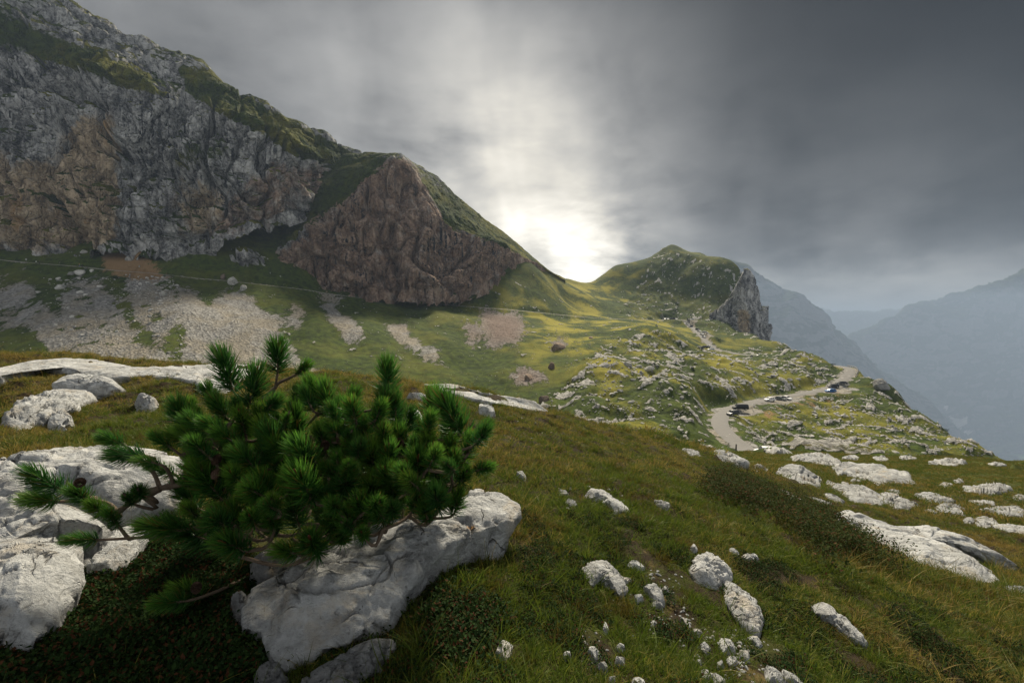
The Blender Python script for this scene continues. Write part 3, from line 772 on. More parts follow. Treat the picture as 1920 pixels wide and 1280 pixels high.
# left wall of the valley
far_range([[(1250,740,3300),(1500,760,3300),(1650,790,3400),(1760,835,3600),(1850,870,3900),(1900,880,4100)],
           [(1250,700,3450),(1500,690,3500),(1600,715,3650),(1700,780,3750),(1800,840,3950),(1900,875,4150)],
           [(1250,600,3750),(1420,600,3750),(1500,610,3800),(1560,640,3850),(1620,690,3900),(1700,745,3950),(1800,825,4050),(1900,872,4200)],
           [(1250,480,4100),(1380,500,4100),(1430,535,4100),(1460,552,4100),(1490,556,4050),(1510,575,4050),(1540,600,4000),(1555,625,4000),(1580,650,4000),(1640,690,4020),(1700,735,4050),(1800,820,4120),(1900,870,4250)],
           [(1250,520,5000),(1430,565,5000),(1490,590,5000),(1540,640,4900),(1700,770,4700),(1900,880,4600)]],
          1250, 1900, 200, [20, 40, 60, 12], 700, 55, 'hazy rocky mountain on the left of the deep valley')
# right wall
far_range([[(1560,800,5200),(1700,850,4700),(1800,858,4450),(1950,862,4300),(2200,870,4200)],
           [(1560,720,5400),(1700,780,5000),(1850,800,4700),(2000,790,4600),(2200,780,4500)],
           [(1560,690,5600),(1640,690,5500),(1750,680,5400),(1900,670,5300),(2200,650,5200)],
           [(1560,650,5800),(1590,643,5800),(1630,620,5800),(1690,595,5850),(1730,570,5900),(1800,553,5950),(1850,540,6000),(1920,515,6100),(2050,480,6200),(2200,440,6300)],
           [(1560,680,6800),(1800,620,7000),(2200,520,7300)]],
          1560, 2200, 260, [60, 60, 60, 12], 720, 70, 'broad hazy mountain on the right of the deep valley',
  [[(1780,780),(1800,786),(1815,780),(1812,795),(1800,800),(1806,806),(1790,800)],[(1770,758),(1778,762),(1776,770),(1770,766)],[(1808,806),(1825,808),(1812,818),(1804,816)]])
far_range([[(1400,720,8000),(1600,720,8000),(1900,720,8000)],
           [(1400,560,9000),(1500,575,9000),(1560,592,9000),(1640,590,9000),(1720,582,9000),(1800,570,9200),(1900,560,9400)],
           [(1400,600,10500),(1900,600,10500)]],
          1400, 1900, 140, [50, 8], 740, 60, 'faint ridge closing the far end of the valley')
# valley floor with pale river gravel
def mat_valley():
    m, nt, out = material('valley_floor')
    pos = nt.new('ShaderNodeNewGeometry').outputs['Position']
    n = nt.noise(pos, .004, 6, .6); n2 = nt.noise(pos, .02, 6, .7)
    c = nt.mix(nt.step(n, .47, .56), (.020, .035, .018), (.10, .15, .06))
    c = nt.mix(nt.m('MULTIPLY', n2, .6), c, (.03, .045, .025))
    pbsdf(nt, out, c, .95, None, .05); return m
gx, gy = np.meshgrid(np.linspace(-6000, 12000, 60), np.linspace(1200, 12000, 50))
gz = -1290 + 40 * fbm2(gx / 900, gy / 900, 4, 77) - 0.01 * (gy - 4000)
vf = link('valley', mesh_np('valley', np.stack([gx, gy, gz], -1), grid_faces(50, 60), mat_valley()))
set_props(vf, 'valley floor far below with meadows and woods', kind='structure')
# the air of the valley
bm = bmesh.new(); bmesh.ops.create_cube(bm, size=1.0)
hz = bpy.data.meshes.new('haze'); 
x0, x1, y0, y1, z0, z1 = -7500, 14000, -500, 13500, -1700, 305
for v in bm.verts: v.co = (x0 if v.co.x < 0 else x1, y0 if v.co.y < 0 else y1, z0 if v.co.z < 0 else z1)
bm.to_mesh(hz); bm.free()
mh = bpy.data.materials.new('haze'); mh.use_nodes = True
hn = NT(mh.node_tree)
for n in list(hn.n): hn.n.remove(n)
ho = hn.new('ShaderNodeOutputMaterial'); pv = hn.new('ShaderNodeVolumePrincipled')
pv.inputs['Color'].default_value = (.43, .55, .74, 1); pv.inputs['Density'].default_value = 1.75e-4; pv.inputs['Anisotropy'].default_value = .05
hn.l.new(pv.outputs[0], ho.inputs['Volume'])
hz.materials.append(mh)
hzo = link('haze', hz); set_props(hzo, 'thin blue mountain haze filling the valley', kind='stuff')

# roads
def mat_road():
    m, nt, out = material('worn_asphalt')
    pos = nt.new('ShaderNodeNewGeometry').outputs['Position']
    n = nt.noise(pos, .5, 6, .65); n2 = nt.noise(pos, 6, 4, .7)
    c = nt.mix(nt.m('ADD', nt.m('MULTIPLY', n, .7), nt.m('MULTIPLY', n2, .3)), (.125, .12, .113), (.215, .205, .19))
    e = nt.attr('edge'); c = nt.mix(nt.step(nt.m('ADD', e, nt.m('MULTIPLY', nt.m('SUBTRACT', n, .5), .5)), .80, .97), c, (.30, .275, .23))
    pbsdf(nt, out, c, .9, nt.bump(n2, .4, .03), .2); return m
M_ROAD = mat_road()
def ribbon(name, path, w, mat, lift, label, wob=0.0, nx=7):
    t = np.gradient(path, axis=0); t[:, 2] = 0; t /= np.linalg.norm(t, axis=1, keepdims=True)
    s = np.stack([t[:, 1], -t[:, 0], np.zeros(len(t))], -1)
    u = np.linspace(-1, 1, nx)
    ww = w * (1 + wob * perlin2(np.arange(len(path)) / 5.0, np.zeros(len(path)), 5))
    P = path[:, None] + s[:, None] * (u[None, :, None] * ww[:, None, None])
    P[..., 2] += lift + .06 * (1 - u[None] ** 2)
    P[:, 0, 2] -= .35; P[:, -1, 2] -= .35
    o = link(name, mesh_np(name, P, grid_faces(len(path), nx), mat, attrs=dict(edge=np.repeat(np.abs(u)[None], len(path), 0))))
    return set_props(o, label, kind='structure')
ribbon('road', road_a, 2.9, M_ROAD, .06, 'winding pale mountain road with parked cars')
ribbon('road', road_b, 2.9, M_ROAD, .06, 'mountain road climbing straight to the pass car park')
m, nt, out = material('trail_gravel')
pos = nt.new('ShaderNodeNewGeometry').outputs['Position']
pbsdf(nt, out, nt.mix(nt.noise(pos, 1.2, 5, .7), (.22, .20, .17), (.40, .37, .32)), .95, nt.bump(nt.noise(pos, 3, 4), .5, .1), .1)
M_TRAIL = m
ribbon('path', trail, 1.7, M_TRAIL, .05, 'gravel hiking path crossing the slope under the cliffs', .35, 5)
# ------------------------------------------------------------------ near ground
def mat_soil():
    m, nt, out = material('meadow_soil')
    pos = nt.new('ShaderNodeNewGeometry').outputs['Position']
    n = nt.noise(pos, 1.6, 6, .65, .4); n2 = nt.noise(pos, 14, 6, .7); n3 = nt.noise(pos, 90, 4, .7)
    soil = nt.mix(n2, (.014, .010, .006), (.055, .040, .024))
    moss = nt.mix(n2, (.016, .022, .006), (.060, .062, .014))
    c = nt.mix(nt.step(nt.m('ADD', n, nt.m('MULTIPLY', nt.m('SUBTRACT', n2, .5), .6)), .47, .62), soil, moss)
    c = nt.mix(nt.step(nt.noise(pos, 5, 6, .7), .56, .68), c, (.105, .080, .030))
    far = nt.step(nt.v('LENGTH', pos), 14, 34)
    g, _, _ = grass_colour(nt, pos, None)
    c = nt.mix(far, c, nt.mix(.5, g, (.06, .062, .014)))
    pbsdf(nt, out, c, .95, nt.bump(nt.m('ADD', n2, nt.m('MULTIPLY', n3, .5)), .8, .03), .1)
    return m
ground = link('ground', mesh_np('ground', np.stack([NX, NY, NZ], -1), grid_faces(len(nrow), len(ncol)), mat_soil()))
set_props(ground, 'near meadow hillside of grass, moss and dark soil', kind='structure')

# ------------------------------------------------------------------ limestone
def mat_limestone(name, warm=0.0, k=1.0, scale=1.0):
    m, nt, out = material(name)
    pos = nt.new('ShaderNodeNewGeometry').outputs['Position']
    oi = nt.new('ShaderNodeObjectInfo')
    p = nt.v('ADD', nt.v('SCALE', pos, sc=scale), nt.comb(nt.m('MULTIPLY', oi.outputs['Random'], 40), 0, 0))
    a = nt.noise(p, 2.2, 7, .65, .5); b = nt.noise(p, 9, 8, .7, .3); f = nt.noise(p, 55, 6, .75)
    st = nt.noise(nt.v('MULTIPLY', nt.v('ADD', p, nt.v('SCALE', nt.noise(p, 3, 3, out=1), sc=.22)), (2.2, 6.5, 9)), 2.4, 6, .65)
    mx = nt.m('ADD', nt.m('MULTIPLY', a, .35), nt.m('ADD', nt.m('MULTIPLY', b, .30), nt.m('ADD', nt.m('MULTIPLY', f, .22), nt.m('MULTIPLY', st, .18))))
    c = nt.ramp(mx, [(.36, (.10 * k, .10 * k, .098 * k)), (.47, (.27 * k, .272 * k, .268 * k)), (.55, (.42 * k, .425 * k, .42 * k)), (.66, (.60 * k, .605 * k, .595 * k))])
    c = nt.mix(nt.m('MULTIPLY', nt.step(nt.noise(p, 4, 6, .7), .54, .66), .55 + warm), c, (.40 * k, .335 * k, .245 * k))
    c = nt.mix(nt.m('MULTIPLY', nt.step(nt.noise(p, 7.5, 6, .75, .6), .57, .66), .75), c, (.12 * k, .118 * k, .11 * k))       # grey lichen
    c = nt.mix(nt.m('MULTIPLY', nt.step(nt.noise(p, 26, 5, .75), .63, .70), .8), c, (.045, .045, .042))                # black specks
    c = nt.mix(nt.m('MULTIPLY', nt.step(nt.noise(p, 5.2, 4, .6), .70, .74), .8), c, (.40, .20, .035))                     # orange lichen
    wp = nt.v('ADD', p, nt.v('SCALE', nt.noise(p, 6, 4, .6, out=1), sc=.10))
    def fissure(sc3, scale, thin, br_s):
        q = nt.noise(nt.v('MULTIPLY', wp, sc3), scale, 3, .55, .3)
        l = nt.m('SUBTRACT', 1.0, nt.step(nt.m('ABSOLUTE', nt.m('SUBTRACT', q, .5)), 0.0, thin))
        return nt.m('MULTIPLY', l, nt.step(nt.noise(p, br_s, 3), .50, .60))
    crk = nt.m('MAXIMUM', fissure((.7, 2.8, 2.2), 1.5, .010, 2.3), fissure((2.4, .9, 2.2), 1.1, .008, 3.7))
    c = nt.mix(nt.m('MULTIPLY', crk, .55), c, (.09, .08, .065))
    h = nt.m('ADD', nt.m('MULTIPLY', b, 1.0), nt.m('ADD', nt.m('MULTIPLY', f, .32), nt.m('MULTIPLY', st, 1.0)))
    h = nt.m('SUBTRACT', h, nt.m('MULTIPLY', crk, .8))
    pbsdf(nt, out, c, .92, nt.bump(h, 1.0, .045 / scale), .15)
    return m
M_LIME = mat_limestone('limestone_near', -.1, 1.18)
M_LIME_DARK = mat_limestone('limestone_weathered', .25, .62)  # darker copy with stronger tan patches
M_LIME_FAR = mat_limestone('limestone_meadow', .1, 1.0, .35)

def outline3(poly, n, hr, dmax=999):
    """resample a rock outline given in photograph pixels (or pixel + distance) into world points"""
    p = np.asarray(poly, float); q = np.vstack([p, p[:1]])
    L = np.concatenate([[0], np.cumsum(np.hypot(*np.diff(q[:, :2], axis=0).T))])
    W = []
    for a in p:
        if len(a) == 3: W.append(U(*a))
        else:
            g = ground_at(a[0], a[1]); b = (640 - a[1]) / F
            if g is None or g[1] > dmax: W.append(U(a[0], a[1], dmax)); continue
            s = (-ST + b * CT) / (CT + b * ST); z = g[2] + hr
            W.append(U(a[0], a[1], z / s) if s < -.02 else g)
    W = np.array(W)
    if len(p[0]) == 2:                      # one rock spans one stretch of ground
        lim = W[:, 1].min() * 1.5
        for k in np.nonzero(W[:, 1] > lim)[0]: W[k] = U(p[k, 0], p[k, 1], lim)
    W = np.vstack([W, W[:1]])
    s = np.linspace(0, L[-1], n, endpoint=False)
    return np.stack([np.interp(s, L, W[:, k]) for k in range(3)], -1)

ROCK_FOOT = []      # footprints that grass keeps off
def rock(name, poly, hr, dome, label, cat='rock', group=None, n=72, m=16, seed=0, mat=None, rough=1.0, skirt=.06, cracks=1.0, inner=None, under=.93, dmax=999, facets=None):
    W = outline3(poly, n, hr, dmax); c = W.mean(0)
    size = np.linalg.norm(W[:, :2] - c[:2], axis=1).mean()
    # jagged rim
    ang = np.arctan2(W[:, 1] - c[1], W[:, 0] - c[0])
    W[:, :2] += (W[:, :2] - c[:2]) * (.10 * rough * perlin2(np.cos(ang) * 3 + seed, np.sin(ang) * 3, seed) + .07 * rough * perlin2(np.cos(ang) * 9 + seed, np.sin(ang) * 9, seed + 1))[:, None]
    rho = np.concatenate([[0.0], np.linspace(0, 1, m + 1)[1:] ** .8])
    rings = []
    for r in rho:
        P = c + (W - c) * r
        P[:, 2] += dome * (1 - r ** 3)
        rings.append(P)
    zc = W[:, 2].min() * .5 + W[:, 2].mean() * .5
    if inner is not None:
        t = TPS(np.vstack([W[::4], [U(*q) for q in inner]]), 1e-9)
        for P in rings: P[:, 2] = t(P[:, 0], P[:, 1])
    # sides, drawn in a little under the rim and sunk into the turf
    gz = height(W[:, 0], W[:, 1])
    for k, t in enumerate((.12, .3, .55, .8, 1.0)):
        P = c + (W - c) * (1 + .02 * (t < .2) - (1 - under) * t)
        P[:, 2] = W[:, 2] * (1 - t) + (np.minimum(gz, W[:, 2]) - skirt) * t
        rings.append(P)
    G = np.array(rings)
    N = grid_normals(G); N *= np.where(N[len(rho) // 2, :, 2].mean() < 0, -1, 1)
    N[0] = (0, 0, 1)
    x, y, z = G[..., 0] / size + seed * 7.7, G[..., 1] / size, G[..., 2] / size
    d = .16 * fbm3(x * 1.3, y * 1.3, z * 1.3, 3, seed) + .07 * ridge3(x * 3, y * 4.5, z * 5, 3, seed + 3)
    s = (x * .35 + y * .8 + z * 1.6) * 4.2 + .8 * fbm3(x * 2, y * 2, z * 2, 2, seed + 6); f = s - np.floor(s)
    d = d + cracks * (.055 * sstep(f, 0, .12) * (1 - f) - .15 * sstep(1 - np.abs(perlin3(x * 1.6, y * 2.4, z * 2.4, seed + 8)), .945, 1.0) - .10 * sstep(1 - np.abs(perlin3(x * 3.4, y * 2.0, z * 2.4, seed + 14)), .95, 1.0))
    d = d + .03 * fbm3(x * 9, y * 9, z * 9, 3, seed + 9)
    edge = np.concatenate([np.clip(rho * 3, 0, 1), [1, 1, 1, .7, .3]])[:, None]
    d[0] = d[0].mean()
    G = G + N * (rough * size * d * np.maximum(edge, .4))[..., None]
    rp_ = np.random.default_rng(seed + 5000); cc = W.mean(0); cc[2] = G[:, :, 2].min() * .4 + G[:, :, 2].max() * .6
    for _ in range((14 if n < 60 else 7) if facets is None else facets):    # cleavage planes give it facets
        nv = rp_.normal(size=3); nv[2] = abs(nv[2]) * .8 + (0 if n < 60 else 1.1); nv /= np.linalg.norm(nv)
        q = (G - cc) @ nv; lim = np.quantile(q, rp_.uniform(.82, .96) if n < 60 else rp_.uniform(.93, .99))
        G = G - (np.maximum(q - lim, 0) * .85)[..., None] * nv
    G[0] = G[0].mean(0)
    org = np.array([c[0], c[1], gz.mean()])
    nr = len(G)
    me = mesh_np(name, G - org, grid_faces(nr, n, wrap=True), mat or M_LIME)
    bm = bmesh.new(); bm.from_mesh(me); bmesh.ops.remove_doubles(bm, verts=bm.verts, dist=1e-6); bmesh.ops.recalc_face_normals(bm, faces=bm.faces); bm.to_mesh(me); bm.free()
    me.polygons.foreach_set('use_smooth', np.full(len(me.polygons), n >= 60))
    o = link(name, me, loc=org); ROCK_FOOT.append(W[:, :2].copy())
    return set_props(o, label, cat, group)

BOULDER = [(462,1140,1.50),(470,1185,1.40),(500,1222,1.32),(525,1240,1.27),(600,1212,1.32),(680,1180,1.40),(720,1165,1.45),(764,1083,1.62),(810,1030,1.80),(873,1005,1.97),(964,971,2.18),(970,960,2.25),(945,935,2.38),(890,922,2.42),(860,950,2.25),(800,972,2.10),(740,980,2.05),(640,1005,1.92),(560,1045,1.78),(510,1075,1.70),(480,1105,1.60)]
rock('boulder', BOULDER, 0, 0, 'long pale limestone boulder lying under the dwarf pine', 'boulder', n=240, m=60, seed=3, rough=.42, facets=4, inner=[(650,1095,1.52),(720,1050,1.66),(800,995,1.89),(900,955,2.13),(560,1150,1.38),(620,1050,1.70)], under=.86, skirt=.03)
rock('rock_slab', [(-120,890),(0,874),(58,860),(137,848),(223,847),(290,852),(343,864),(335,900),(300,918),(240,932),(120,938),(60,955),(0,975),(-120,1000)], .14, .10, 'broad grey limestone slab above the mossy crack, lichen spotted', 'rock slab', n=200, m=44, seed=12, rough=.4)
rock('rock_slab', [(-120,1015),(0,988),(60,965),(113,948),(170,952),(205,965),(190,1000),(165,1018),(138,1045),(148,1070),(145,1095),(113,1135),(80,1165),(55,1184),(0,1175),(-120,1200)], .12, .09, 'broad grey limestone slab below the mossy crack, its edge overhanging dark plants', 'rock slab', n=200, m=44, seed=17, rough=.36)
rock('rock', [(168,1060),(185,1022),(220,995),(271,974),(289,981),(271,1012),(240,1046),(213,1062)], .07, .03, 'narrow pale wedge of limestone beside the overhanging slab', n=110, m=24, seed=21, rough=.5)
rock('rock', [(143,1060),(158,1042),(176,1040),(172,1058),(155,1066)], .05, .02, 'small block wedged between slab and pale wedge', n=48, m=10, seed=22, rough=.6)
rock('rock', [(488,1250),(522,1243),(534,1270),(526,1310),(490,1310)], .04, .03, 'dark grey stone under the left end of the boulder', n=60, m=14, seed=23, mat=M_LIME_DARK)
rock('rock_slab', [(560,1290),(640,1238),(700,1203),(730,1188),(738,1212),(690,1262),(630,1310),(560,1310)], .03, .03, 'weathered slab in the ground in front of the boulder', 'rock slab', n=100, m=24, seed=24, mat=M_LIME_DARK)
rock('rock', [(433,1128),(455,1112),(472,1148),(450,1165)], .05, .04, 'rounded grey stone behind the left end of the boulder', n=48, m=10, seed=25, mat=M_LIME_DARK)
rock('rock', [(470,1060),(520,1030),(560,1045),(500,1085)], .08, .05, 'grey rock at the foot of the pine trunk', n=60, m=12, seed=26, mat=M_LIME_DARK)
rock('rock', [(1090,1064),(1110,1054),(1140,1060),(1163,1078),(1174,1107),(1163,1116),(1146,1102),(1130,1087),(1100,1084)], .03, .035, 'curved white rock in the turf beside a lumpy ridge', n=90, m=20, seed=31, rough=.65)
rock('rock', [(1297,1062),(1308,1046),(1330,1041),(1352,1053),(1366,1078),(1358,1094),(1330,1094),(1303,1087)], .035, .045, 'knobbly white rock at the head of the long pale ridge', n=90, m=20, seed=33, rough=.9)
rock('rock', [(1358,1078),(1374,1088),(1388,1105),(1416,1125),(1424,1152),(1421,1188),(1405,1182),(1385,1157),(1366,1130),(1360,1105)], .035, .03, 'long pale rock ridge below the knobbly white rock', n=110, m=24, seed=35, rough=.6)
rock('rock', [(1206,1106),(1225,1093),(1240,1108),(1252,1122),(1246,1130),(1222,1128)], .03, .025, 'split white stone next to the curved rock', n=56, m=12, seed=37, rough=.7)
rock('rock_slab', [(1543,953),(1580,963),(1620,983),(1680,988),(1760,988),(1764,998),(1840,1015),(1880,1035),(1920,1062),(1872,1062),(1838,1056),(1862,1082),(1888,1106),(1850,1100),(1780,1077),(1720,1057),(1670,1032),(1600,992)], .06, .10, 'long smooth pale slab running down the right meadow', 'rock slab', n=200, m=44, seed=41, rough=.22)
rock('rock_slab', [(-60,700),(0,690),(60,677),(120,671),(180,676),(250,688),(300,692),(285,703),(232,706),(185,712),(150,700),(80,694),(0,704),(-60,712)], .03, .03, 'long pale slab on the crest of the meadow, its foot in turf', 'rock slab', n=160, m=26, dmax=7.9, seed=43, rough=.12, facets=0)
rock('rock_slab', [(235,694),(310,688),(420,682),(495,688),(485,699),(440,712),(422,738),(392,738),(372,718),(322,707),(262,706)], .03, .03, 'pale cracked slab on the crest behind the pine', 'rock slab', n=140, m=26, dmax=7.9, seed=44, rough=.14, facets=0)
rock('rock', [(98,716),(120,703),(160,707),(200,712),(238,715),(225,728),(180,723),(140,723)], .06, .05, 'flat pale rock below the crest slab', n=80, m=16, dmax=7.4, seed=45, rough=.5)
rock('rock', [(8,792),(40,755),(100,732),(150,725),(177,745),(150,762),(90,777),(60,797),(20,810)], 0.04, .05, 'hunched grey rock with a moss cushion in golden grass', n=110, m=22, seed=46, rough=.6)
rock('rock', [(88,777),(130,770),(142,790),(100,806)], .05, .04, 'small stone at the foot of the hunched grey rock', n=48, m=10, seed=47)
rock('rock', [(240,742),(300,745),(306,760),(268,761)], .04, .03, 'thin stone plate in the grass behind the pine', n=48, m=10, dmax=7.4, seed=48)
rock('rock_slab', [(796,720),(850,721),(900,734),(960,747),(1002,752),(1028,771),(1000,769),(950,759),(880,746),(830,733)], .05, .03, 'long white slab edging the brow above the hollow', 'rock slab', n=120, m=20, dmax=7.6, seed=49, rough=.12, facets=0)
rock('rock', [(884,762),(920,761),(937,770),(900,773)], .04, .04, 'small white rock just inside the brow slab', n=56, m=12, dmax=7.4, seed=50)
rock('rock', [(758,772),(788,766),(798,784),(766,787)], .06, .05, 'white stone half hidden by the pine tips', n=56, m=12, dmax=7.4, seed=51)
rock('rock', [(752,735),(800,742),(806,749),(770,746)], .03, .03, 'thin white stone between pine and brow slab', n=48, m=10, dmax=7.4, seed=52)
CHIPS = [  # loose white stones in the turf of the foreground
 [(1172,1056),(1190,1049),(1212,1058),(1195,1067)],[(1180,1119),(1200,1112),(1209,1122),(1190,1127)],[(1390,1039),(1405,1032),(1420,1045),(1408,1053),(1392,1050)],
 [(1363,1028),(1378,1030),(1386,1036),(1374,1040)],[(1295,1022),(1307,1021),(1306,1032),(1296,1031)],[(1098,1213),(1115,1209),(1126,1230),(1112,1237)],
 [(1050,1226),(1070,1221),(1074,1230),(1056,1233)],[(1152,1209),(1168,1204),(1174,1216),(1158,1219)],[(1312,1203),(1330,1204),(1337,1226),(1320,1223)],
 [(1348,1206),(1364,1198),(1381,1203),(1380,1216),(1358,1231)],[(1344,1240),(1360,1238),(1360,1256),(1346,1256)],[(1362,1232),(1380,1234),(1382,1256),(1368,1253)],
 [(1273,1155),(1288,1160),(1290,1172),(1278,1170)],[(1298,1180),(1315,1178),(1318,1190),(1303,1191)],[(1420,1240),(1450,1250),(1482,1277),(1462,1292),(1430,1270)],
 [(1453,1248),(1490,1264),(1508,1287),(1480,1287)],[(1400,1186),(1420,1194),(1432,1216),(1410,1208)],[(1335,1268),(1355,1261),(1360,1288),(1338,1288)],
 [(928,1218),(944,1200),(958,1188),(961,1206),(946,1236),(932,1240)],[(1040,914),(1050,914),(1072,931),(1055,931)],[(1057,943),(1074,934),(1081,945),(1065,953)],
 [(1230,940),(1254,939),(1257,952),(1234,951)],[(962,884),(978,883),(987,896),(972,896)],[(1120,1242),(1136,1240),(1140,1256),(1126,1258)],[(1140,1268),(1156,1266),(1158,1282),(1142,1284)],
 [(1215,1126),(1240,1128),(1250,1138),(1228,1138)],[(1325,1272),(1332,1258),(1340,1262),(1334,1280)],[(1182,1268),(1205,1272),(1210,1286),(1185,1286)],[(1304,1262),(1330,1255),(1338,1270),(1310,1272)],
 [(1240,1100),(1252,1098),(1258,1106),(1246,1110)],[(1165,1085),(1180,1080),(1184,1090),(1170,1094)],[(1128,1180),(1136,1160),(1142,1176),(1138,1190)],[(1220,1170),(1226,1160),(1232,1170),(1226,1178)],
 [(1150,1235),(1166,1228),(1178,1244),(1160,1250)],[(1300,1240),(1318,1238),(1320,1246),(1306,1250)],[(1385,1222),(1402,1218),(1410,1236),(1392,1240)]]
for i, p in enumerate(CHIPS):
    rock('stone', p, .02, .012, 'loose white limestone piece lying in the foreground turf', 'stone', 'loose white stones in the foreground turf', n=40, m=8, seed=100 + i, rough=1.1, skirt=.03)
LEDGE = [[(1093,921),(1125,919),(1160,944),(1178,956),(1160,961),(1130,940),(1105,931)]]
rock('rock', LEDGE[0], .03, .03, 'broken line of small white rock beside the worn earth rut', n=70, m=14, seed=150, rough=.9)
rock('rock', [(1518,1130),(1545,1129),(1566,1150),(1602,1180),(1628,1207),(1600,1197),(1560,1167),(1530,1149)], .03, .03, 'thin white rock rib in the grass above the shadowed slope', n=80, m=14, seed=151, rough=.7)
MEADOW = [
 [(1445,913),(1475,921),(1508,941),(1490,947),(1460,927)],[(1496,927),(1530,934),(1568,947),(1545,949)],
 [(1462,873),(1490,869),(1518,885),(1537,904),(1531,914),(1500,914),(1470,903),(1459,887)],[(1473,863),(1510,852),(1560,857),(1592,870),(1570,878),(1520,868)],
 [(1553,876),(1600,874),(1650,875),(1696,891),(1708,906),(1660,907),(1600,896),(1560,889)],[(1553,908),(1600,911),(1650,934),(1662,951),(1620,947),(1580,927)],
 [(1648,925),(1700,939),(1708,951),(1680,957),(1655,942)],[(1718,930),(1745,924),(1770,933),(1792,940),(1750,943)],[(1760,949),(1790,944),(1804,955),(1799,969),(1765,964)],
 [(1813,919),(1860,914),(1890,918),(1870,926),(1820,927)],[(1818,941),(1860,937),(1864,948),(1830,950)],[(1848,961),(1880,949),(1925,957),(1925,972),(1870,969)],
 [(1833,976),(1860,971),(1867,986),(1840,991)],[(1868,991),(1900,984),(1945,987),(1945,1012),(1880,1010)],[(1756,867),(1800,863),(1807,872),(1770,877)],
 [(1438,846),(1480,845),(1484,852),(1445,853)],[(1328,856),(1365,852),(1402,865),(1396,876),(1360,869)],[(1278,843),(1300,844),(1312,855),(1290,857)],[(1888,1101),(1930,1104),(1945,1119),(1905,1114)],
 [(1580,856),(1612,857),(1606,863),(1584,862)],[(1640,860),(1662,858),(1664,865),(1644,866)],[(1700,905),(1712,902),(1716,908),(1702,910)],[(1790,902),(1802,898),(1806,904),(1794,906)],
 [(1700,946),(1716,942),(1722,950),(1704,952)],[(1640,905),(1656,903),(1660,909),(1644,911)],[(1665,920),(1682,918),(1686,925),(1670,926)],[(1745,868),(1756,866),(1758,871),(1747,872)],
 [(1855,870),(1880,868),(1884,873),(1858,875)],[(1770,905),(1784,910),(1780,914),(1766,911)],[(1598,902),(1606,899),(1612,906),(1602,908)],[(1895,930),(1920,928),(1925,936),(1900,938)],
 [(1690,860),(1712,858),(1714,862),(1694,864)],[(1515,858),(1530,852),(1545,856),(1530,862)],[(1885,950),(1905,945),(1915,952),(1892,956)],[(1545,925),(1560,930),(1580,940),(1566,942)],
 [(1400,905),(1420,906),(1424,912),(1404,912)],[(1410,880),(1430,878),(1436,884),(1414,887)],[(1735,958),(1750,955),(1758,964),(1740,966)],[(1810,975),(1822,972),(1826,980),(1812,982)]]
MLAB = {0: 'narrow white ledge in the bilberry scrub', 1: 'thin white ledge in golden grass above the long slab', 2: 'hooked white outcrop curling round a grassy bay', 3: 'jagged white outcrop nearest the brow over the road', 4: 'wide fissured white pavement in the middle of the right meadow', 5: 'sloping fissured pavement with parallel clefts', 8: 'white block with a dark hollow under it', 16: 'pale outcrop at the brow above the hairpin', 17: 'small pale outcrop where the meadow meets the brow', 18: 'flat rock continuing the foot of the long smooth slab'}
for i, p in enumerate(MEADOW):
    rock('rock_slab' if i < 6 else 'rock', p, .015, .018, MLAB.get(i, 'weathered white limestone outcrop in the right meadow'), 'rock', None if i in MLAB else 'limestone outcrops in the right meadow', dmax=45, n=72, m=12, seed=200 + i, mat=M_LIME_FAR, rough=.42, skirt=.15, cracks=.9 if i == 2 else 2.0)
# ------------------------------------------------------------------ dwarf pine
def mat_needle():
    m, nt, out = material('pine_needles')
    t = nt.attr('tip'); s = nt.attr('shade')
    oi = nt.new('ShaderNodeObjectInfo').outputs['Random']
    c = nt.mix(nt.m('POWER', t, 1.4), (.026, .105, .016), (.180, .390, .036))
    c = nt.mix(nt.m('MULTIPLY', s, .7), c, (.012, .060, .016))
    c = nt.mix(nt.m('MULTIPLY', nt.step(s, .90, .94), .8), c, (.20, .13, .03))
    c = nt.mix(nt.m('MULTIPLY', nt.step(oi, .45, 1.0), .55), c, (.012, .060, .018))
    c = nt.mix(nt.m('MULTIPLY', nt.m('SUBTRACT', 1.0, nt.step(oi, .0, .35)), nt.m('MULTIPLY', t, .6)), c, (.19, .30, .035))
    d = nt.new('ShaderNodeBsdfPrincipled'); nt.put(d.inputs['Base Color'], c); d.inputs['Roughness'].default_value = .5; d.inputs['Specular IOR Level'].default_value = .3
    tr = nt.new('ShaderNodeBsdfTranslucent'); nt.put(tr.inputs[0], c)
    mx = nt.new('ShaderNodeMixShader'); mx.inputs[0].default_value = .36
    nt.l.new(d.outputs[0], mx.inputs[1]); nt.l.new(tr.outputs[0], mx.inputs[2]); nt.l.new(mx.outputs[0], out.inputs[0])
    return m
M_NEEDLE = mat_needle()
m, nt, out = material('pine_bark')
pos = nt.new('ShaderNodeTexCoord').outputs['Object']
nb = nt.noise(nt.v('MULTIPLY', pos, (1, 1, 1)), 60, 6, .7)
pbsdf(nt, out, nt.mix(nb, (.045, .030, .020), (.20, .155, .115)), .9, nt.bump(nt.noise(pos, 120, 4), .8, .004), .1); M_BARK = m
m, nt, out = material('pine_cone'); pbsdf(nt, out, nt.mix(nt.noise(nt.new('ShaderNodeTexCoord').outputs['Object'], 80, 3), (.03, .018, .012), (.10, .06, .04)), .8); M_CONE = m
m, nt, out = material('pine_bud'); pbsdf(nt, out, (.13, .045, .022), .6); M_BUD = m

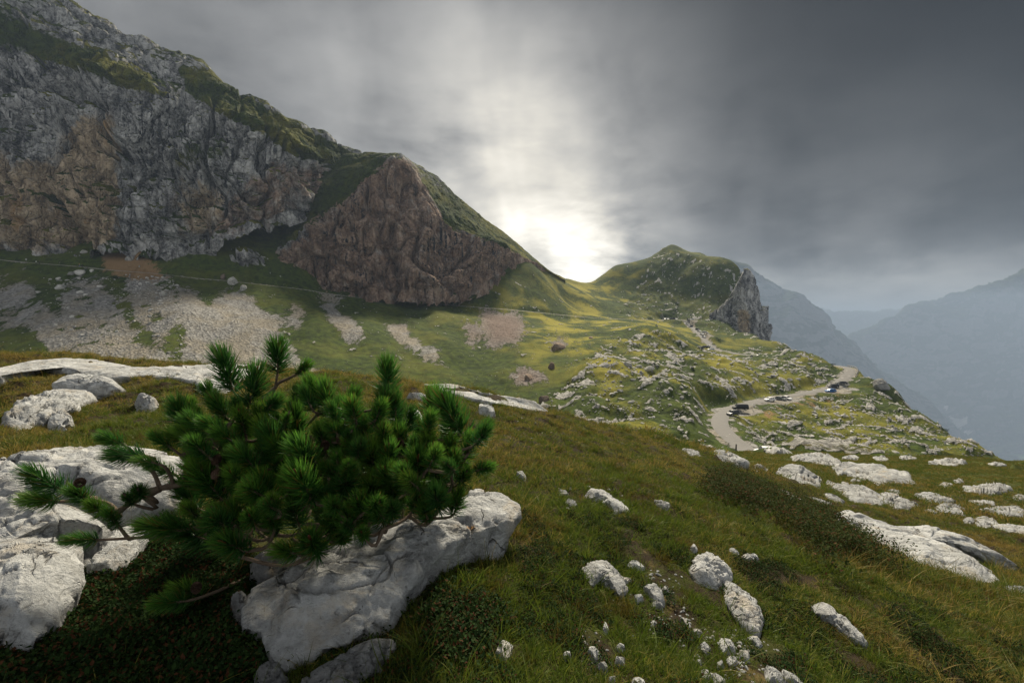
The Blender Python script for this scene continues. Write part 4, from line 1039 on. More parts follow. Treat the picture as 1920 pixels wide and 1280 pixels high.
def strips(base, dirs, length, width, bend, nseg, r, shade=None):
    """thin tapering blades: base (n,3), unit dirs (n,3), bend (n,3) added quadratically"""
    n = len(base); side = np.cross(dirs, r.normal(size=(n, 3))); side /= np.linalg.norm(side, axis=1, keepdims=True) + 1e-9
    V = []; tip = []
    for k in range(nseg + 1):
        t = k / nseg
        c = base + dirs * (length * t)[:, None] + bend * (t * t)
        w = (width * (1 - t ** 2.2 * .92))[:, None] * .5
        V.append(c - side * w); V.append(c + side * w); tip += [np.full(n, t)] * 2
    V = np.stack(V, 1); tip = np.stack(tip, 1)
    k = (nseg + 1) * 2
    f = np.array([[2 * i, 2 * i + 1, 2 * i + 3, 2 * i + 2] for i in range(nseg)])
    Fc = (np.arange(n)[:, None, None] * k + f[None]).reshape(-1, 4)
    sh = np.repeat((shade if shade is not None else r.random(n))[:, None], k, 1)
    return V.reshape(-1, 3), Fc, tip.ravel(), sh.ravel()

def tuft_mesh(seed, L=.115, n=260):
    r = np.random.default_rng(seed)
    u = r.random(n) ** .75; az = r.random(n) * 2 * math.pi
    base = np.stack([np.cos(az) * .004, np.sin(az) * .004, u * L], -1)
    th = np.radians(74 - 50 * u ** 1.3 + r.normal(0, 8, n))
    d = np.stack([np.sin(th) * np.cos(az), np.sin(th) * np.sin(az), np.cos(th)], -1)
    ln = (.048 - .010 * (u > .85)) * r.uniform(.8, 1.15, n)
    bend = np.stack([-np.cos(az) * .006, -np.sin(az) * .006, .010 + 0 * az], -1) * r.uniform(.3, 1.4, (n, 1))
    V, Fc, tip, sh = strips(base, d, ln, np.full(n, .0026), bend, 2, r)
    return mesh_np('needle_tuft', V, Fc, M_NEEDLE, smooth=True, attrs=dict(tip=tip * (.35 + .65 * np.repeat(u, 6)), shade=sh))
TUFT = [tuft_mesh(i, .070 + .014 * (i % 4), 400 + 30 * (i % 3)) for i in range(7)]
def bud_mesh():
    bm = bmesh.new(); bmesh.ops.create_cone(bm, cap_ends=True, segments=7, radius1=.0055, radius2=.0015, depth=.02)
    me = bpy.data.meshes.new('bud'); bm.to_mesh(me); bm.free(); me.materials.append(M_BUD); return me
BUD = bud_mesh()
def cone_mesh(seed):
    """closed pine cone: spiral of overlapping scales on an egg"""
    r = np.random.default_rng(seed); V = []; Fc = []
    nv = 80
    for k in range(nv):
        t = (k + .5) / nv; z = -.019 + .038 * t; rad = .0145 * math.sin(math.pi * (t * .86 + .09)) ** .8 + .001
        a = k * 2.39996
        c = np.array([math.cos(a) * rad, math.sin(a) * rad, z]); o = np.array([math.cos(a), math.sin(a), .25]); s = np.array([-math.sin(a), math.cos(a), 0]); up = np.array([0, 0, 1.0])
        w = .0042; i = len(V)
        V += [c - s * w - up * .004, c + s * w - up * .004, c + s * w * .7 + up * .004 + o * .004, c - s * w * .7 + up * .004 + o * .004, c * .55 + up * .001]
        Fc += [[i, i + 1, i + 2, i + 3], [i + 3, i + 2, i + 4, i + 4]]
    me = bpy.data.meshes.new('pine_cone'); me.from_pydata([tuple(v) for v in V], [], [f if len(set(f)) == 4 else f[:3] for f in Fc]); me.materials.append(M_CONE); return me
CONE = cone_mesh(1)
def tube(path, rad, seg=7, name='branch', mat=None, seed=0):
    p = np.asarray(path, float); n = len(p)
    t = np.gradient(p, axis=0); t /= np.linalg.norm(t, axis=1, keepdims=True) + 1e-9
    ref = np.array([.3, .2, .93]); s = np.cross(t, ref); s /= np.linalg.norm(s, axis=1, keepdims=True) + 1e-9; b = np.cross(t, s)
    a = np.arange(seg) * 2 * math.pi / seg
    rad = np.broadcast_to(rad, (n,))
    V = p[:, None] + (s[:, None] * np.cos(a)[None, :, None] + b[:, None] * np.sin(a)[None, :, None]) * rad[:, None, None]
    V = V * 1.0
    return mesh_np(name, V, grid_faces(n, seg, wrap=True), mat or M_BARK)

SHOOTS = [(520,668,85,5),(556,684,45,50),(440,705,82,-5),(465,742,85,20),(498,748,60,45),(430,765,60,-25),(486,788,65,15),(430,802,50,-30),(345,772,80,-10),(378,792,70,0),(328,822,60,-20),(232,810,62,-55),(272,828,72,-70),(330,868,60,-55),(382,852,92,0),
 (562,748,55,0),(598,742,62,0),(627,765,72,0),(654,747,60,10),(668,772,60,0),(727,716,75,5),(720,750,72,0),(640,802,92,0),(702,772,60,10),(742,772,60,0),(690,802,60,-10),(718,812,60,15),(762,792,50,0),(812,757,72,8),(800,792,60,0),(870,785,98,4),(888,812,60,35),(840,832,60,0),(896,802,50,30),(890,862,52,65),(862,882,60,20),
 (560,802,82,0),(522,832,92,0),(590,852,102,5),(650,842,82,0),(702,852,82,10),(747,832,72,0),(782,852,92,12),(802,832,62,0),(822,882,72,10),(742,902,82,0),(692,902,92,10),(642,892,92,15),(590,902,102,0),(542,882,92,0),(482,852,72,-10),(456,882,72,-20),(422,902,92,-10),(372,922,82,-30),(342,962,82,-60),(402,982,92,-40),(452,962,92,0),(462,1002,80,-20),(522,962,82,20),(562,962,82,0),(622,962,92,20),(662,962,82,0),(722,952,72,0),(772,932,72,10),(822,922,82,0),(848,942,62,10),(598,1004,92,10),(562,1012,72,-40),(642,994,62,30),(684,988,52,0),(802,952,62,0),(380,1088,82,-35),(352,1102,62,-60),(130,892,82,-35),(168,912,72,-15),(112,912,72,-65),(198,942,62,10),(266,906,62,35),(250,924,52,20),(186,988,62,-65),(222,962,62,0),(404,735,60,-5),(505,805,70,5),(610,820,70,-5),(670,820,70,5),(475,910,80,-10),(510,905,80,5),(730,860,70,0),(765,880,75,5),(845,860,60,5),(870,840,60,10),(560,905,90,-5),(615,930,85,10),(690,945,75,5),(440,840,70,-10),(405,875,70,-20),(300,850,55,-60)]
LEFT = {i for i, q in enumerate(SHOOTS) if q[0] < 340}
pine = empty('dwarf_pine', U(540, 1035, 1.93))
PR = np.array(pine.location)
set_props(pine, 'bushy green dwarf pine with upright needle tufts growing over the boulder', 'pine shrub')
pr = np.random.default_rng(5)
shoots = []
for (px, py, ln, an) in SHOOTS:
    dd = 1.86 - .34 * np.clip((py - 690) / 340, 0, 1) + pr.uniform(-.10, .10)
    if px < 330: dd = 1.62 - .10 * np.clip((py - 800) / 200, 0, 1)
    shoots.append((U(px, py + ln * .38, dd), an, ln * dd / F))
for k in range(34):      # thick growth on the left side
    px = pr.uniform(350, 560); py = pr.uniform(770, 1000)
    shoots.append((U(px, py, 1.80 - .34 * np.clip((py - 690) / 340, 0, 1) + pr.uniform(-.05, .15)), pr.uniform(-40, 25), pr.uniform(.09, .13)))
for k in range(46):      # small side shoots on the near face
    a = pr.uniform(0, 2 * math.pi); q = math.sqrt(pr.random())
    px = 600 + 265 * q * math.cos(a); py = 880 + 115 * q * math.sin(a)
    shoots.append((U(px, py, 1.80 - .34 * np.clip((py - 690) / 340, 0, 1) + pr.uniform(-.08, .1)), pr.uniform(-45, 45), pr.uniform(.07, .11)))
for k in range(80):      # shoots deeper in the bush
    a = pr.uniform(0, 2 * math.pi); q = math.sqrt(pr.random())
    px = 610 + 250 * q * math.cos(a); py = 885 + 100 * q * math.sin(a)
    shoots.append((U(px, py, pr.uniform(1.85, 2.2)), pr.uniform(-25, 25), .13))
# skeleton: every shoot joins the wood nearest to it on the way to the root
nodes = [PR, *[PR + (U(560, 960, 1.9) - PR) * t for t in (.35, .7, 1.0)]]
for tgt in ((600, 870, 1.9), (720, 900, 1.9), (820, 900, 1.85), (470, 900, 1.8), (400, 880, 1.72), (300, 915, 1.64), (220, 960, 1.58), (440, 1040, 1.6), (500, 800, 1.9), (640, 790, 1.95), (790, 820, 1.9)):
    e = U(*tgt); near = min(nodes, key=lambda q: np.linalg.norm(q - e) + .3 * np.linalg.norm(q - PR))
    mid = (near + e) / 2 + pr.normal(0, .03, 3) - np.array([0, 0, .03])
    path = spline([near, mid, e], 14)
    L = np.linalg.norm(e - PR)
    o = link('branch', tube(path - PR, np.linspace(.016, .009, 14) * (1 + .12 * pr.normal(size=14))), pine)
    nodes += [path[k] for k in (4, 7, 10, 13)]
for i, (b, an, ln) in enumerate(shoots):
    near = min(nodes, key=lambda q: np.linalg.norm(q - b) + .25 * np.linalg.norm(q - PR) + (.5 if q[2] > b[2] + .02 else 0))
    lean = math.radians(an)
    up = np.array([math.sin(lean), -.30 + pr.normal(0, .12), math.cos(lean)]); up[1] -= .75 * min(max((1.80 - b[1]) * 3, 0), 1); up[0] += pr.normal(0, .18); up /= np.linalg.norm(up)
    mid = (near + b) / 2 + pr.normal(0, .015, 3) - up * .035
    path = spline([near, mid, b - up * .004, b + up * .08], 12)
    o = link('branch', tube(path - PR, np.linspace(.0075, .0032, 12), 6), pine)
    nodes.append(path[6])
    t = link('needle_tuft', TUFT[i % 7], pine)
    qt = Vector(up).to_track_quat('Z', 'Y')
    t.rotation_mode = 'QUATERNION'; t.rotation_quaternion = qt @ Matrix.Rotation(pr.uniform(0, 6.28), 3, 'Z').to_quaternion()
    s = ln / .118 * (.85 if i in LEFT else 1.0) * (1.0 if i < len(SHOOTS) else 1.0) * pr.uniform(.95, 1.1); t.scale = (s * 1.03, s * 1.03, s); t.location = b - PR
    if i % 3 == 0:
        bd = link('bud', BUD, t); bd.location = (0, 0, .075 + .014 * ((i % 7) % 4))
for px, py, dd in ((578, 825, 1.62), (610, 835, 1.66), (750, 830, 1.68), (790, 825, 1.7), (835, 880, 1.66), (405, 888, 1.55), (405, 862, 1.58), (150, 905, 1.50), (368, 1102, 1.45), (640, 825, 1.64), (570, 895, 1.52), (780, 822, 1.72)):
    c = link('pine_cone', CONE, pine); c.location = U(px, py, dd) - PR; c.rotation_euler = (pr.uniform(-.8, .8), pr.uniform(-.8, .8), pr.uniform(0, 6)); c.scale = (.85, .85, .85)

# ------------------------------------------------------------------ grasses and herbs
def mat_blade():
    m, nt, out = material('grass_blades')
    pos = nt.new('ShaderNodeNewGeometry').outputs['Position']
    t = nt.attr('tip'); s = nt.attr('shade')
    n = nt.noise(pos, .9, 5, .62, .4); n2 = nt.noise(pos, 4.5, 4, .6)
    green = nt.mix(s, (.034, .078, .008), (.125, .175, .016))
    straw = nt.mix(s, (.17, .115, .020), (.40, .29, .085))
    rust = (.11, .052, .014)
    f = nt.m('ADD', nt.m('MULTIPLY', nt.m('SUBTRACT', n, .5), 2.4), nt.m('ADD', nt.m('MULTIPLY', nt.m('SUBTRACT', s, .5), .75), nt.m('MULTIPLY', t, .22)))
    far = nt.step(nt.v('LENGTH', pos), 2.5, 8)
    f = nt.m('ADD', f, nt.m('MULTIPLY', far, .20))
    c = nt.mix(nt.step(f, .14, .68), green, straw)
    c = nt.mix(nt.m('MULTIPLY', nt.step(nt.m('ADD', n2, nt.m('MULTIPLY', s, .15)), .60, .74), .65), c, rust)
    c = nt.mix(nt.m('MULTIPLY', t, .25), c, (.15, .13, .03))
    d = nt.new('ShaderNodeBsdfPrincipled'); nt.put(d.inputs['Base Color'], c); d.inputs['Roughness'].default_value = .6; d.inputs['Specular IOR Level'].default_value = .2
    tr = nt.new('ShaderNodeBsdfTranslucent'); nt.put(tr.inputs[0], c)
    mx = nt.new('ShaderNodeMixShader'); mx.inputs[0].default_value = .4
    nt.l.new(d.outputs[0], mx.inputs[1]); nt.l.new(tr.outputs[0], mx.inputs[2]); nt.l.new(mx.outputs[0], out.inputs[0])
    return m
M_BLADE = mat_blade()
def mat_leaf(name, dark, light, red, rfrac):
    m, nt, out = material(name)
    s = nt.attr('shade'); oi = nt.new('ShaderNodeObjectInfo').outputs['Random']
    c = nt.mix(s, dark, light)
    c = nt.mix(nt.step(nt.m('ADD', s, nt.m('MULTIPLY', oi, .3)), 1.0 - rfrac, 1.05 - rfrac), c, red)
    d = nt.new('ShaderNodeBsdfPrincipled'); nt.put(d.inputs['Base Color'], c); d.inputs['Roughness'].default_value = .75; d.inputs['Specular IOR Level'].default_value = .06
    tr = nt.new('ShaderNodeBsdfTranslucent'); nt.put(tr.inputs[0], c)
    mx = nt.new('ShaderNodeMixShader'); mx.inputs[0].default_value = .25
    nt.l.new(d.outputs[0], mx.inputs[1]); nt.l.new(tr.outputs[0], mx.inputs[2]); nt.l.new(mx.outputs[0], out.inputs[0])
    return m
M_HERB = mat_leaf('herb_leaves', (.010, .024, .007), (.032, .062, .014), (.070, .030, .014), .04)
M_BERRY = mat_leaf('bilberry_leaves', (.016, .030, .007), (.055, .070, .014), (.085, .040, .016), .04)

def clump(seed, n, spread, h, width, lean, nseg=3):
    r = np.random.default_rng(seed)
    a = r.random(n) * 6.283; q = np.sqrt(r.random(n)) * spread
    base = np.stack([np.cos(a) * q, np.sin(a) * q, np.full(n, -.006)], -1)
    th = np.abs(r.normal(0, lean, n)); az = a + r.normal(0, .9, n)
    d = np.stack([np.sin(th) * np.cos(az), np.sin(th) * np.sin(az), np.cos(th)], -1)
    ln = h * r.uniform(.45, 1.15, n)
    bend = np.stack([np.cos(az), np.sin(az), np.full(n, -.55)], -1) * (ln * r.uniform(.05, .55, n))[:, None]
    V, Fc, tip, sh = strips(base, d, ln, width * r.uniform(.7, 1.3, n), bend, nseg, r)
    return mesh_np('clump', V, Fc, M_BLADE, attrs=dict(tip=tip, shade=sh))
def leafy(seed, n, spread, h, size, mat):
    r = np.random.default_rng(seed); V = []; sh = []
    a = r.random(n) * 6.283; q = np.sqrt(r.random(n)) * spread; z = r.random(n) ** .6 * h
    for i in range(n):
        c = np.array([math.cos(a[i]) * q[i], math.sin(a[i]) * q[i], z[i]])
        az = r.random() * 6.283; el = r.uniform(.1, .9)
        d = np.array([math.cos(az) * math.cos(el), math.sin(az) * math.cos(el), math.sin(el)]); s = np.array([-math.sin(az), math.cos(az), r.normal(0, .2)])
        l = size * r.uniform(.7, 1.3); up = np.cross(d, s)
        V += [c, c + d * l * .5 + s * l * .3 + up * l * .08, c + d * l, c + d * l * .5 - s * l * .3 + up * l * .08]
        sh += [r.random()] * 4
    return mesh_np('sprig', np.array(V), np.arange(n * 4).reshape(-1, 4), mat, smooth=False, attrs=dict(shade=sh))
def scatter(name, protos, pts, rot, scl, idx, label, kind='stuff'):
    col = bpy.data.collections.new(name + '_kinds')
    for i, me in enumerate(protos): col.objects.link(bpy.data.objects.new(f'{name}_kind_{i:02d}', me))
    me = bpy.data.meshes.new(name); me.vertices.add(len(pts)); me.vertices.foreach_set('co', np.asarray(pts, np.float32).ravel())
    a = me.attributes.new('rot', 'FLOAT_VECTOR', 'POINT'); a.data.foreach_set('vector', np.asarray(rot, np.float32).ravel())
    a = me.attributes.new('scl', 'FLOAT', 'POINT'); a.data.foreach_set('value', np.asarray(scl, np.float32))
    a = me.attributes.new('idx', 'INT', 'POINT'); a.data.foreach_set('value', np.asarray(idx, np.int32))
    o = link(name, me); set_props(o, label, kind=kind)
    g = bpy.data.node_groups.new(name + '_scatter', 'GeometryNodeTree')
    g.interface.new_socket('Geometry', in_out='INPUT', socket_type='NodeSocketGeometry'); g.interface.new_socket('Geometry', in_out='OUTPUT', socket_type='NodeSocketGeometry')
    N = g.nodes; gi = N.new('NodeGroupInput'); go = N.new('NodeGroupOutput')
    ci = N.new('GeometryNodeCollectionInfo'); ci.inputs['Collection'].default_value = col; ci.inputs['Separate Children'].default_value = True; ci.inputs['Reset Children'].default_value = True
    ip = N.new('GeometryNodeInstanceOnPoints'); ip.inputs['Pick Instance'].default_value = True
    def na(nm, dt):
        q = N.new('GeometryNodeInputNamedAttribute'); q.data_type = dt; q.inputs['Name'].default_value = nm; return q.outputs['Attribute']
    g.links.new(gi.outputs[0], ip.inputs['Points']); g.links.new(ci.outputs[0], ip.inputs['Instance'])
    g.links.new(na('idx', 'INT'), ip.inputs['Instance Index']); g.links.new(na('rot', 'FLOAT_VECTOR'), ip.inputs['Rotation']); g.links.new(na('scl', 'FLOAT'), ip.inputs['Scale'])
    g.links.new(ip.outputs[0], go.inputs[0])
    md = o.modifiers.new('scatter', 'NODES'); md.node_group = g
    return o

HERBZ = [[(-200,1190),(60,1190),(150,1100),(215,1065),(290,985),(420,1010),(470,1060),(445,1160),(480,1230),(490,1300),(-200,1300)],[(810,1150),(860,1130),(915,1150),(905,1200),(870,1240),(815,1225)]]
BERRYZ = [[(1330,900),(1400,905),(1500,945),(1560,985),(1640,1040),(1700,1075),(1640,1080),(1560,1060),(1450,990),(1350,940)]]
BARE = [[(1140,945),(1190,980),(1210,1040),(1180,1040),(1140,985)],[(1195,1050),(1265,1070),(1300,1150),(1345,1190),(1300,1215),(1235,1205),(1195,1165),(1250,1140),(1215,1090)],[(1085,1170),(1140,1195),(1155,1265),(1105,1280),(1080,1230)],[(420,980),(540,1000),(560,1050),(470,1080),(400,1040)],[(1380,1190),(1480,1215),(1540,1290),(1390,1295)],[(760,1110),(815,1085),(840,1130),(790,1165)]]
gr = np.random.default_rng(11)
def sample(n, d0, d1, pw, amax=1.35):
    d = (d0 ** pw + (d1 ** pw - d0 ** pw) * gr.random(n)) ** (1 / pw); a = gr.uniform(-amax, amax, n)
    x = a * d; y = d; z = height(x, y)
    px, py = proj(x, y, z)
    return x, y, z, px, py
def off_rocks(x, y):
    k = np.ones(len(x), bool)
    for f in ROCK_FOOT:
        lo = f.min(0); hi = f.max(0); i = np.nonzero((x > lo[0]) & (x < hi[0]) & (y > lo[1]) & (y < hi[1]))[0]
        if len(i): k[i[inpoly(x[i], y[i], (f - f.mean(0)) * .93 + f.mean(0))]] = False
    return k
def zone(px, py, Z):
    m = np.zeros(len(px), bool)
    for p in Z: m |= inpoly(px, py, p)
    return m
P_, R_, S_, I_ = [], [], [], []
def add_grass(n, d0, d1, pw, kinds, smin, smax, thin=0.0, keep=None, tilt=.18):
    x, y, z, px, py = sample(n, d0, d1, pw)
    j = 8 * gr.normal(size=(2, n))
    k = off_rocks(x, y) & ~zone(px + j[0], py + j[1], HERBZ)
    bare = zone(px + j[0], py + j[1], BARE); k &= ~(bare & (gr.random(n) < .93))
    dn = fbm2(x / .5, y / .5, 3, 301); k &= gr.random(n) > np.clip((dn - .15) * thin, 0, .95)
    if keep is not None: k &= keep(x, y, px, py)
    k = np.nonzero(k)[0]; c = len(k)
    P_.append(np.stack([x[k], y[k], z[k]], -1)); R_.append(np.stack([gr.normal(0, tilt, c), gr.normal(0, tilt, c), gr.random(c) * 6.283], -1))
    S_.append(gr.uniform(smin, smax, c)); I_.append(gr.choice(kinds, c))
PROTO = [clump(i, 34, .035, .034, .0026, .75) for i in range(4)]            # 0-3 short turf
PROTO += [clump(10 + i, 26, .030, .075, .0030, .55) for i in range(4)]        # 4-7 taller tussock
PROTO += [clump(20 + i, 12, .022, .15, .0026, .35, 4) for i in range(3)]      # 8-10 long blades
PROTO += [clump(30 + i, 60, .16, .085, .0075, .5) for i in range(3)]          # 11-13 wide patch for the far meadow
PROTO += [clump(40 + i, 6, .02, .24, .0026, .28, 4) for i in range(2)]        # 14-15 seed stalks
add_grass(24000, .9, 3.2, 1.6, [0, 1, 2, 3], .5, 1.3, 3.2)
add_grass(3600, .9, 4.5, 1.6, [4, 5, 6, 7], .6, 1.15, 3.0)
add_grass(1100, .9, 4.5, 1.5, [8, 9, 10], .6, 1.1, 2.0, tilt=.35)
add_grass(420, 1.0, 6, 1.5, [14, 15], .5, 1.0, 1.0, tilt=.45)
add_grass(24000, 3.0, 11, 1.7, [4, 5, 6, 7], .6, 1.2, 1.6)
add_grass(30000, 3.0, 10, 1.7, [0, 1, 2, 3], 1.0, 1.7, .5)
crest = lambda x, y, px, py: (py < 800) | (gr.random(len(x)) < .25)
add_grass(2600, 5.5, 9.5, 1.5, [8, 9, 10, 14, 15], .7, 1.3, .5, crest, .25)
rightz = lambda x, y, px, py: (x > .18 * y)
add_grass(52000, 9, 46, 1.8, [11, 12, 13], .8, 1.5, .6, rightz)
add_grass(9000, 3.0, 7, 1.6, [4, 5, 6, 8, 9], .9, 1.5, .4, lambda x, y, px, py: (px > 1450) & (py > 1040))
scatter('grass', PROTO, np.vstack(P_), np.vstack(R_), np.concatenate(S_), np.concatenate(I_), 'green and straw coloured meadow grass covering the near hillside')
HP = [leafy(50 + i, 46, .045, .035, .014, M_HERB) for i in range(4)]
x, y, z, px, py = sample(60000, .9, 3.0, 1.6)
k = np.nonzero(off_rocks(x, y) & zone(px + 20 * gr.normal(size=len(x)), py + 20 * gr.normal(size=len(x)), HERBZ))[0][:9000]; c = len(k)
scatter('ground_cover', HP, np.stack([x[k], y[k], z[k]], -1), np.stack([gr.normal(0, .3, c), gr.normal(0, .3, c), gr.random(c) * 6.28], -1), gr.uniform(.6, 1.2, c), gr.integers(0, 4, c), 'dark low leafy plants carpeting the ground under the pine')
k2 = np.nonzero(off_rocks(x, y) & (fbm2(x / .35, y / .35, 3, 78) > .12) & ~zone(px, py, HERBZ))[0][:5200]; c2 = len(k2)
scatter('meadow_herbs', HP, np.stack([x[k2], y[k2], z[k2]], -1), np.stack([gr.normal(0, .3, c2), gr.normal(0, .3, c2), gr.random(c2) * 6.28], -1), gr.uniform(.4, .8, c2), gr.integers(0, 4, c2), 'small green herbs and mosses between the grass of the near turf')
BP = [leafy(60 + i, 70, .08, .16, .017, M_BERRY) for i in range(4)]
x, y, z, px, py = sample(40000, 2.5, 9.0, 1.6)
k = np.nonzero(off_rocks(x, y) & zone(px + 14 * gr.normal(size=len(x)), py + 14 * gr.normal(size=len(x)), BERRYZ) & (fbm2(x / .5, y / .5, 3, 77) > -.12))[0][:2000]; c = len(k)
scatter('bilberry', BP, np.stack([x[k], y[k], z[k]], -1), np.stack([gr.normal(0, .2, c), gr.normal(0, .2, c), gr.random(c) * 6.28], -1), gr.uniform(.7, 1.4, c), gr.integers(0, 4, c), 'reddish green bilberry scrub along the edge of the long slab')
# ------------------------------------------------------------------ boulders and outcrops on the far slopes
def rock_mesh(seed, sub=2, flat=.7, mat=None):
    r = np.random.default_rng(seed)
    bm = bmesh.new(); bmesh.ops.create_icosphere(bm, subdivisions=sub, radius=1.0)
    V = np.array([v.co for v in bm.verts])
    sc = np.array([1.0, r.uniform(.55, .9), flat * r.uniform(.7, 1.1)])
    for _ in range(9):                       # cleavage planes
        n = r.normal(size=3); n /= np.linalg.norm(n); d = r.uniform(.55, .9)
        q = V @ n; V = V - np.maximum(q - d, 0)[:, None] * n
    V = V * (1 + .16 * fbm3(V[:, 0] * 2 + seed, V[:, 1] * 2, V[:, 2] * 2, 3, seed))[:, None] * sc
    for v, c in zip(bm.verts, V): v.co = c
    me = bpy.data.meshes.new('rock'); bm.to_mesh(me); bm.free(); me.materials.append(mat or M_PALE); return me
def mat_pale(name, lo, hi):
    m, nt, out = material(name)
    pos = nt.new('ShaderNodeNewGeometry').outputs['Position']; oi = nt.new('ShaderNodeObjectInfo').outputs['Random']
    n = nt.noise(pos, .7, 7, .7, .4); n2 = nt.noise(pos, 4, 5, .7)
    f = nt.step(nt.m('ADD', nt.m('MULTIPLY', n, .6), nt.m('ADD', nt.m('MULTIPLY', n2, .4), nt.m('MULTIPLY', nt.m('SUBTRACT', oi, .5), .18))), .34, .64)
    pbsdf(nt, out, nt.mix(f, lo, hi), .95, nt.bump(nt.m('ADD', n, n2), .9, .25), .1); return m
M_PALE = mat_pale('pale_limestone', (.17, .165, .15), (.55, .53, .485))
M_BROWN = mat_pale('russet_rock', (.09, .065, .05), (.33, .25, .19))
M_CRAG = mat_pale('grey_crag', (.09, .09, .088), (.30, .295, .28))
RV = [rock_mesh(900 + i) for i in range(8)]
RB = [rock_mesh(950 + i, mat=M_BROWN, flat=1.0) for i in range(4)]
RS = [rock_mesh(980 + i, sub=1, flat=.6) for i in range(8)]
br = np.random.default_rng(21)
def put_rock(name, me, px, py, wpx, label, cat, group, sink=.25, squash=1.0, yaw=None, dmin=60):
    g = ground_at(px, py, dmin)
    if g is None: return
    s = wpx * g[1] / F * .5
    o = link(name, me); o.location = g + np.array([0, 0, s * (.28 - sink) * squash])
    o.rotation_euler = (br.normal(0, .15), br.normal(0, .15), br.uniform(0, 6.28) if yaw is None else yaw + br.normal(0, .35)); o.scale = (s, s, s * squash)
    set_props(o, label, cat, group); return o
one = [(133,514,17,'grey boulder just below the hiking path, left of its larger twin'),(150,512,20,'large grey boulder just below the hiking path near hikers'),(172,508,12,'tan boulder at the lower edge of the hiking path'),
 (156,474,15,'grey boulder alone on the turf above the hiking path'),(305,553,24,'long white boulder resting below the rockfall'),(243,487,15,'tan block stuck in the ochre landslide'),
 (283,581,11,'pale boulder on a turf patch between two scree tongues'),(150,549,16,'pair-forming pale boulder at the top of the scree'),(114,540,26,'heaped grey boulder at the head of the scree')]
for k, (a, b, w, lb) in enumerate(one): put_rock('boulder', RV[k % 8], a, b, w, lb, 'boulder', None, squash=1.1)
for k, (a, b, w, lb) in enumerate([(437,530,22,'rugged rock knob rising through the hiking path'),(458,542,18,'grey rock beside the knob on the hiking path'),(418,519,14,'reddish rock on the slope over the hiking path')]):
    put_rock('rock', RV[(k + 3) % 8] if k < 2 else RB[0], a, b, w, lb, 'rock', None, squash=1.5)
for k, (a, b, w, sq, lb) in enumerate([(1048,652,36,1.0,'pointed russet crag on the green shoulder of the hollow'),(1034,690,20,1.4,'blunt russet boulder in the bottom of the hollow'),(1020,752,24,1.5,'dark russet crag at the foot of the karst slope'),
    (990,708,30,.7,'low russet outcrop in the floor of the hollow'),(1108,634,12,1.0,'small tan block on the sunny shoulder'),(972,750,16,.9,'flat russet rock near the bottom of the hollow')]):
    put_rock('rock', RB[k % 4], a, b, w, lb, 'rock', None, squash=sq)
for k, (a, b, w, sq, lb) in enumerate([(1135,688,15,1.6,'upright pale boulder with a dark cleft on the karst slope'),(1176,685,24,1.1,'rounded pale boulder between grassy hummocks'),(1218,692,22,.9,'broad pale boulder below the rounded knoll'),
    (1311,651,9,1.0,'round boulder beside the upper road lay-by'),(1317,652,6,1.0,'smaller round boulder beside the upper road lay-by')]):
    put_rock('boulder', RV[(k + 1) % 8], a, b, w, lb, 'boulder', None, squash=sq)
cr = put_rock('rock', rock_mesh(999, 3, 1.0, M_CRAG), 1654, 726, 34, 'bulging grey crag overhanging the drop beyond the road', 'rock', None, sink=.1, squash=1.1)
# a counted set on the scree and on the karst, the rest as one rubble
SCR_Z = [(60,520),(330,520),(355,600),(330,690),(130,690),(90,600)]
FALL_Z = [(232,515),(325,520),(335,560),(300,575),(245,548)]
def cluster_pts(poly, n, noise_s, thr, seed):
    p = np.asarray(poly, float); lo = p.min(0); hi = p.max(0); out = []
    q = np.random.default_rng(seed)
    while len(out) < n:
        x = q.uniform(lo[0], hi[0], 4000); y = q.uniform(lo[1], hi[1], 4000)
        k = inpoly(x, y, p) & (fbm2(x / noise_s, y / noise_s * 1.4, 3, seed) + q.normal(0, .12, 4000) > thr)
        out += list(zip(x[k], y[k]))
    return out[:n]
for k, (a, b) in enumerate(cluster_pts(FALL_Z, 34, 20, -.3, 31)):
    put_rock('boulder', RV[k % 8], a, b, br.uniform(4, 9), 'pale block in the rockfall below the ochre landslide', 'boulder', 'blocks of the rockfall under the landslide')
for k, (a, b) in enumerate(cluster_pts(SCR_Z, 60, 26, -.05, 32)):
    put_rock('boulder', RV[k % 8], a, b, br.uniform(5, 11), 'grey boulder lying on the half overgrown scree', 'boulder', 'boulders on the half overgrown scree')
for k, (a, b) in enumerate(cluster_pts([(1010,770),(1130,660),(1230,640),(1340,690),(1340,760),(1330,830),(1240,835)], 62, 30, .02, 33)):
    put_rock('rock', RV[k % 8], a, b, br.uniform(6, 15), 'white limestone outcrop on the karst slope left of the road', 'rock', 'outcrops on the karst slope', .3, .75)
for k, (a, b) in enumerate(cluster_pts([(1400,690),(1490,662),(1580,690),(1560,720),(1450,735),(1390,730)], 34, 26, .0, 34)):
    put_rock('rock', RV[k % 8], a, b, br.uniform(6, 15), 'grey limestone outcrop on the knoll inside the road bend', 'rock', 'outcrops on the knoll inside the bend', .3, .7)
for k, (a, b) in enumerate(cluster_pts([(1400,800),(1480,765),(1640,745),(1760,815),(1840,850),(1480,850)], 50, 30, .0, 35)):
    put_rock('rock', RV[k % 8], a, b, br.uniform(6, 14), 'pale limestone outcrop on the slope below the parked cars', 'rock', 'outcrops on the slope below the road', .3, .7)
rp, rr, rs, ri = [], [], [], []
